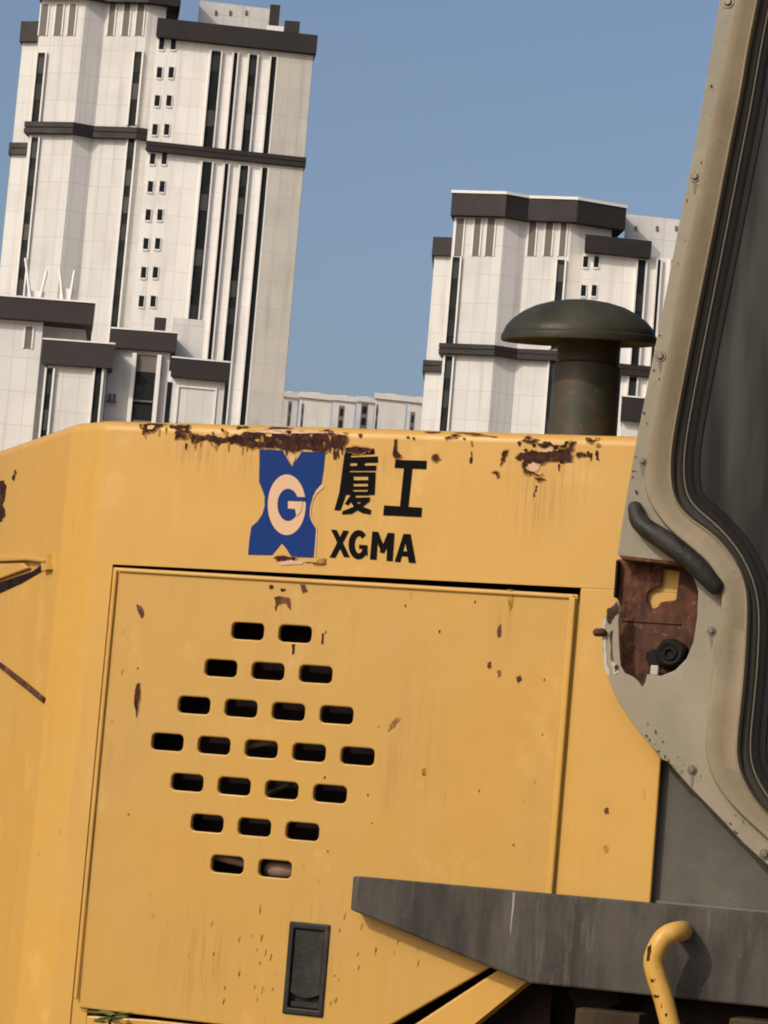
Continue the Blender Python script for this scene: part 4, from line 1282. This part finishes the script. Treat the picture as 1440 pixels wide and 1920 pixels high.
for ra_, rb_ in zip(rings, rings[1:]):
    for k in range(28): bm.faces.new((ra_[k], ra_[(k + 1) % 28], rb_[(k + 1) % 28], rb_[k]))
bmesh.ops.remove_doubles(bm, verts=bm.verts, dist=1e-5)
o = from_bm('rubber_mount', bm, 'rubber', rplate); smooth(o, 45)
plate('mount_ear', SP(jag([(1213, 1222), (1226, 1216), (1240, 1222), (1244, 1250), (1232, 1246), (1214, 1244), (1210, 1234)], 3, 2, 77), 0.02), [], -0.022, 0.010, 'rubber', rplate, 0.002)
x, z = S(1223, 1255, 0.05); boxmesh('white_tag', x - .0075, x + .0075, -0.035, -0.025, z - .010, z + .009, 'pale', rplate, 0.002)
wear = random.Random(31)
LE = [(1326, 150), (1301, 291), (1275, 420), (1249, 555), (1228, 660), (1207, 765), (1192, 840), (1179, 915), (1168, 980)]
DE = [(1183, 1352), (1207, 1384), (1232, 1411), (1252, 1428), (1294, 1476), (1344, 1527), (1395, 1582)]
for i in range(46):
    L_ = LE if i < 24 else DE
    j_ = wear.randrange(len(L_) - 1); f_ = wear.random()
    x = L_[j_][0] + (L_[j_ + 1][0] - L_[j_][0]) * f_; y = L_[j_][1] + (L_[j_ + 1][1] - L_[j_][1]) * f_
    d = wear.random() ** 2 * 26
    x += d + 2.5; y += -d * 0.5 if L_ is DE else 0
    a, b = wear.uniform(0.8, 2.6), wear.uniform(1, 4.5)
    plate('paint_chip', SP(jag([(x - a, y - b), (x + a, y - b * .6), (x + a * .7, y + b), (x - a * .6, y + b * .5)], 1.2, 1, 800 + i), CW), [], -CW - 0.0012, 0.0, wear.choice(['brown_rust', 'brown_rust', 'sealbead']), cab)
for i, (x, y) in enumerate([(1303, 331), (1238, 668), (1205, 865), (1334, 1183), (1298, 1444)]):
    plate('rust_run', SP(jag([(x - 4, y + 6), (x + 4, y + 7), (x + 2, y + 22), (x - 1, y + 34), (x - 3, y + 18)], 1.5, 2, 860 + i), CW), [], -CW - 0.0008, 0.0, 'sealbead', cab)
# peeled paint and a rusty bolt at the cab's ragged edge
chipc = [[(1131, 1160), (1137, 1158), (1136, 1195), (1138, 1240), (1143, 1268), (1137, 1264), (1131, 1230), (1129, 1200)], [(1146, 1240), (1156, 1244), (1160, 1262), (1150, 1264)]]
for i, c in enumerate(chipc):
    plate('peeled_paint', SP(jag(c, 3, 2, 500 + i), CW + .001), [], -CW - 0.0012, 0.0, 'pale', cab)
for i, c in enumerate([[(1139, 1141), (1155, 1128), (1160, 1150), (1150, 1160), (1142, 1170), (1138, 1156)], [(1143, 1190), (1149, 1180), (1150, 1240), (1145, 1236)], [(1152, 1250), (1158, 1246), (1160, 1256), (1154, 1260)]]):
    plate('rust_patch', SP(jag(c, 3, 2, 520 + i), CW + .001), [], -CW - 0.0016, 0.0, 'brown_rust', cab)
tube('rusty_bolt', [(*[S(1130, 1186, .06)[0]], -0.06, S(1130, 1186, .06)[1]), (S(1119, 1186, .06)[0], -0.06, S(1119, 1186, .06)[1])], 0.008, 'brown_rust', cab, 6)
boxmesh('black_plate_edge', S(1155, 1060, .03)[0] - .001, S(1157, 1060, .03)[0] + .002, -0.03, -0.006, S(1150, 1120, .03)[1], S(1158, 1050, .03)[1], 'rubber', cab, 0.002)  # narrow black strip along the rusted plate's left edge

# ------------------------------------------------------------------ weed by the skirt
wx, wz = S(212, 1900, 0.05)
wp = LO + LX * wx - LY * 0.06
weed = empty('weed', (wp.x, wp.y, 0), 0.3, 'green weed tip poking up below the door corner', 'weed')
tube('stem', [(0, 0, 0), (0.03, 0.01, 0.4), (-0.01, 0.0, 0.8), (0.0, 0.0, wz - 0.01)], [0.007, 0.006, 0.005, 0.003], 'leaf', weed, 8)
rw_ = random.Random(11)
for i in range(26):
    hz = wz * (0.25 + 0.75 * i / 25) if i < 17 else wz - 0.002 * (i - 17)
    a = i * 2.4 + rw_.uniform(-.3, .3)
    L = rw_.uniform(0.05, 0.075); wd = L * 0.26
    if i >= 17: L *= 0.8; wd = L * .30
    up = 0.15 if i < 17 else 0.02
    me = bpy.data.meshes.new('leaf')
    vs_ = [(0, 0, 0), (L * .35, -wd, L * up), (L * .35, 0, L * up - .004), (L * .35, wd, L * up), (L * .75, -wd * .7, L * up * 1.3), (L * .75, 0, L * up * 1.3 - .003), (L * .75, wd * .7, L * up * 1.3), (L, 0, L * up)]
    me.from_pydata(vs_, [], [(0, 1, 2), (0, 2, 3), (1, 4, 5, 2), (2, 5, 6, 3), (4, 7, 5), (5, 7, 6)])
    o = link('leaf', me, 'leaf', weed)
    o.location = (0, 0, hz); o.rotation_euler = (0, rw_.uniform(-.2, .25), a)
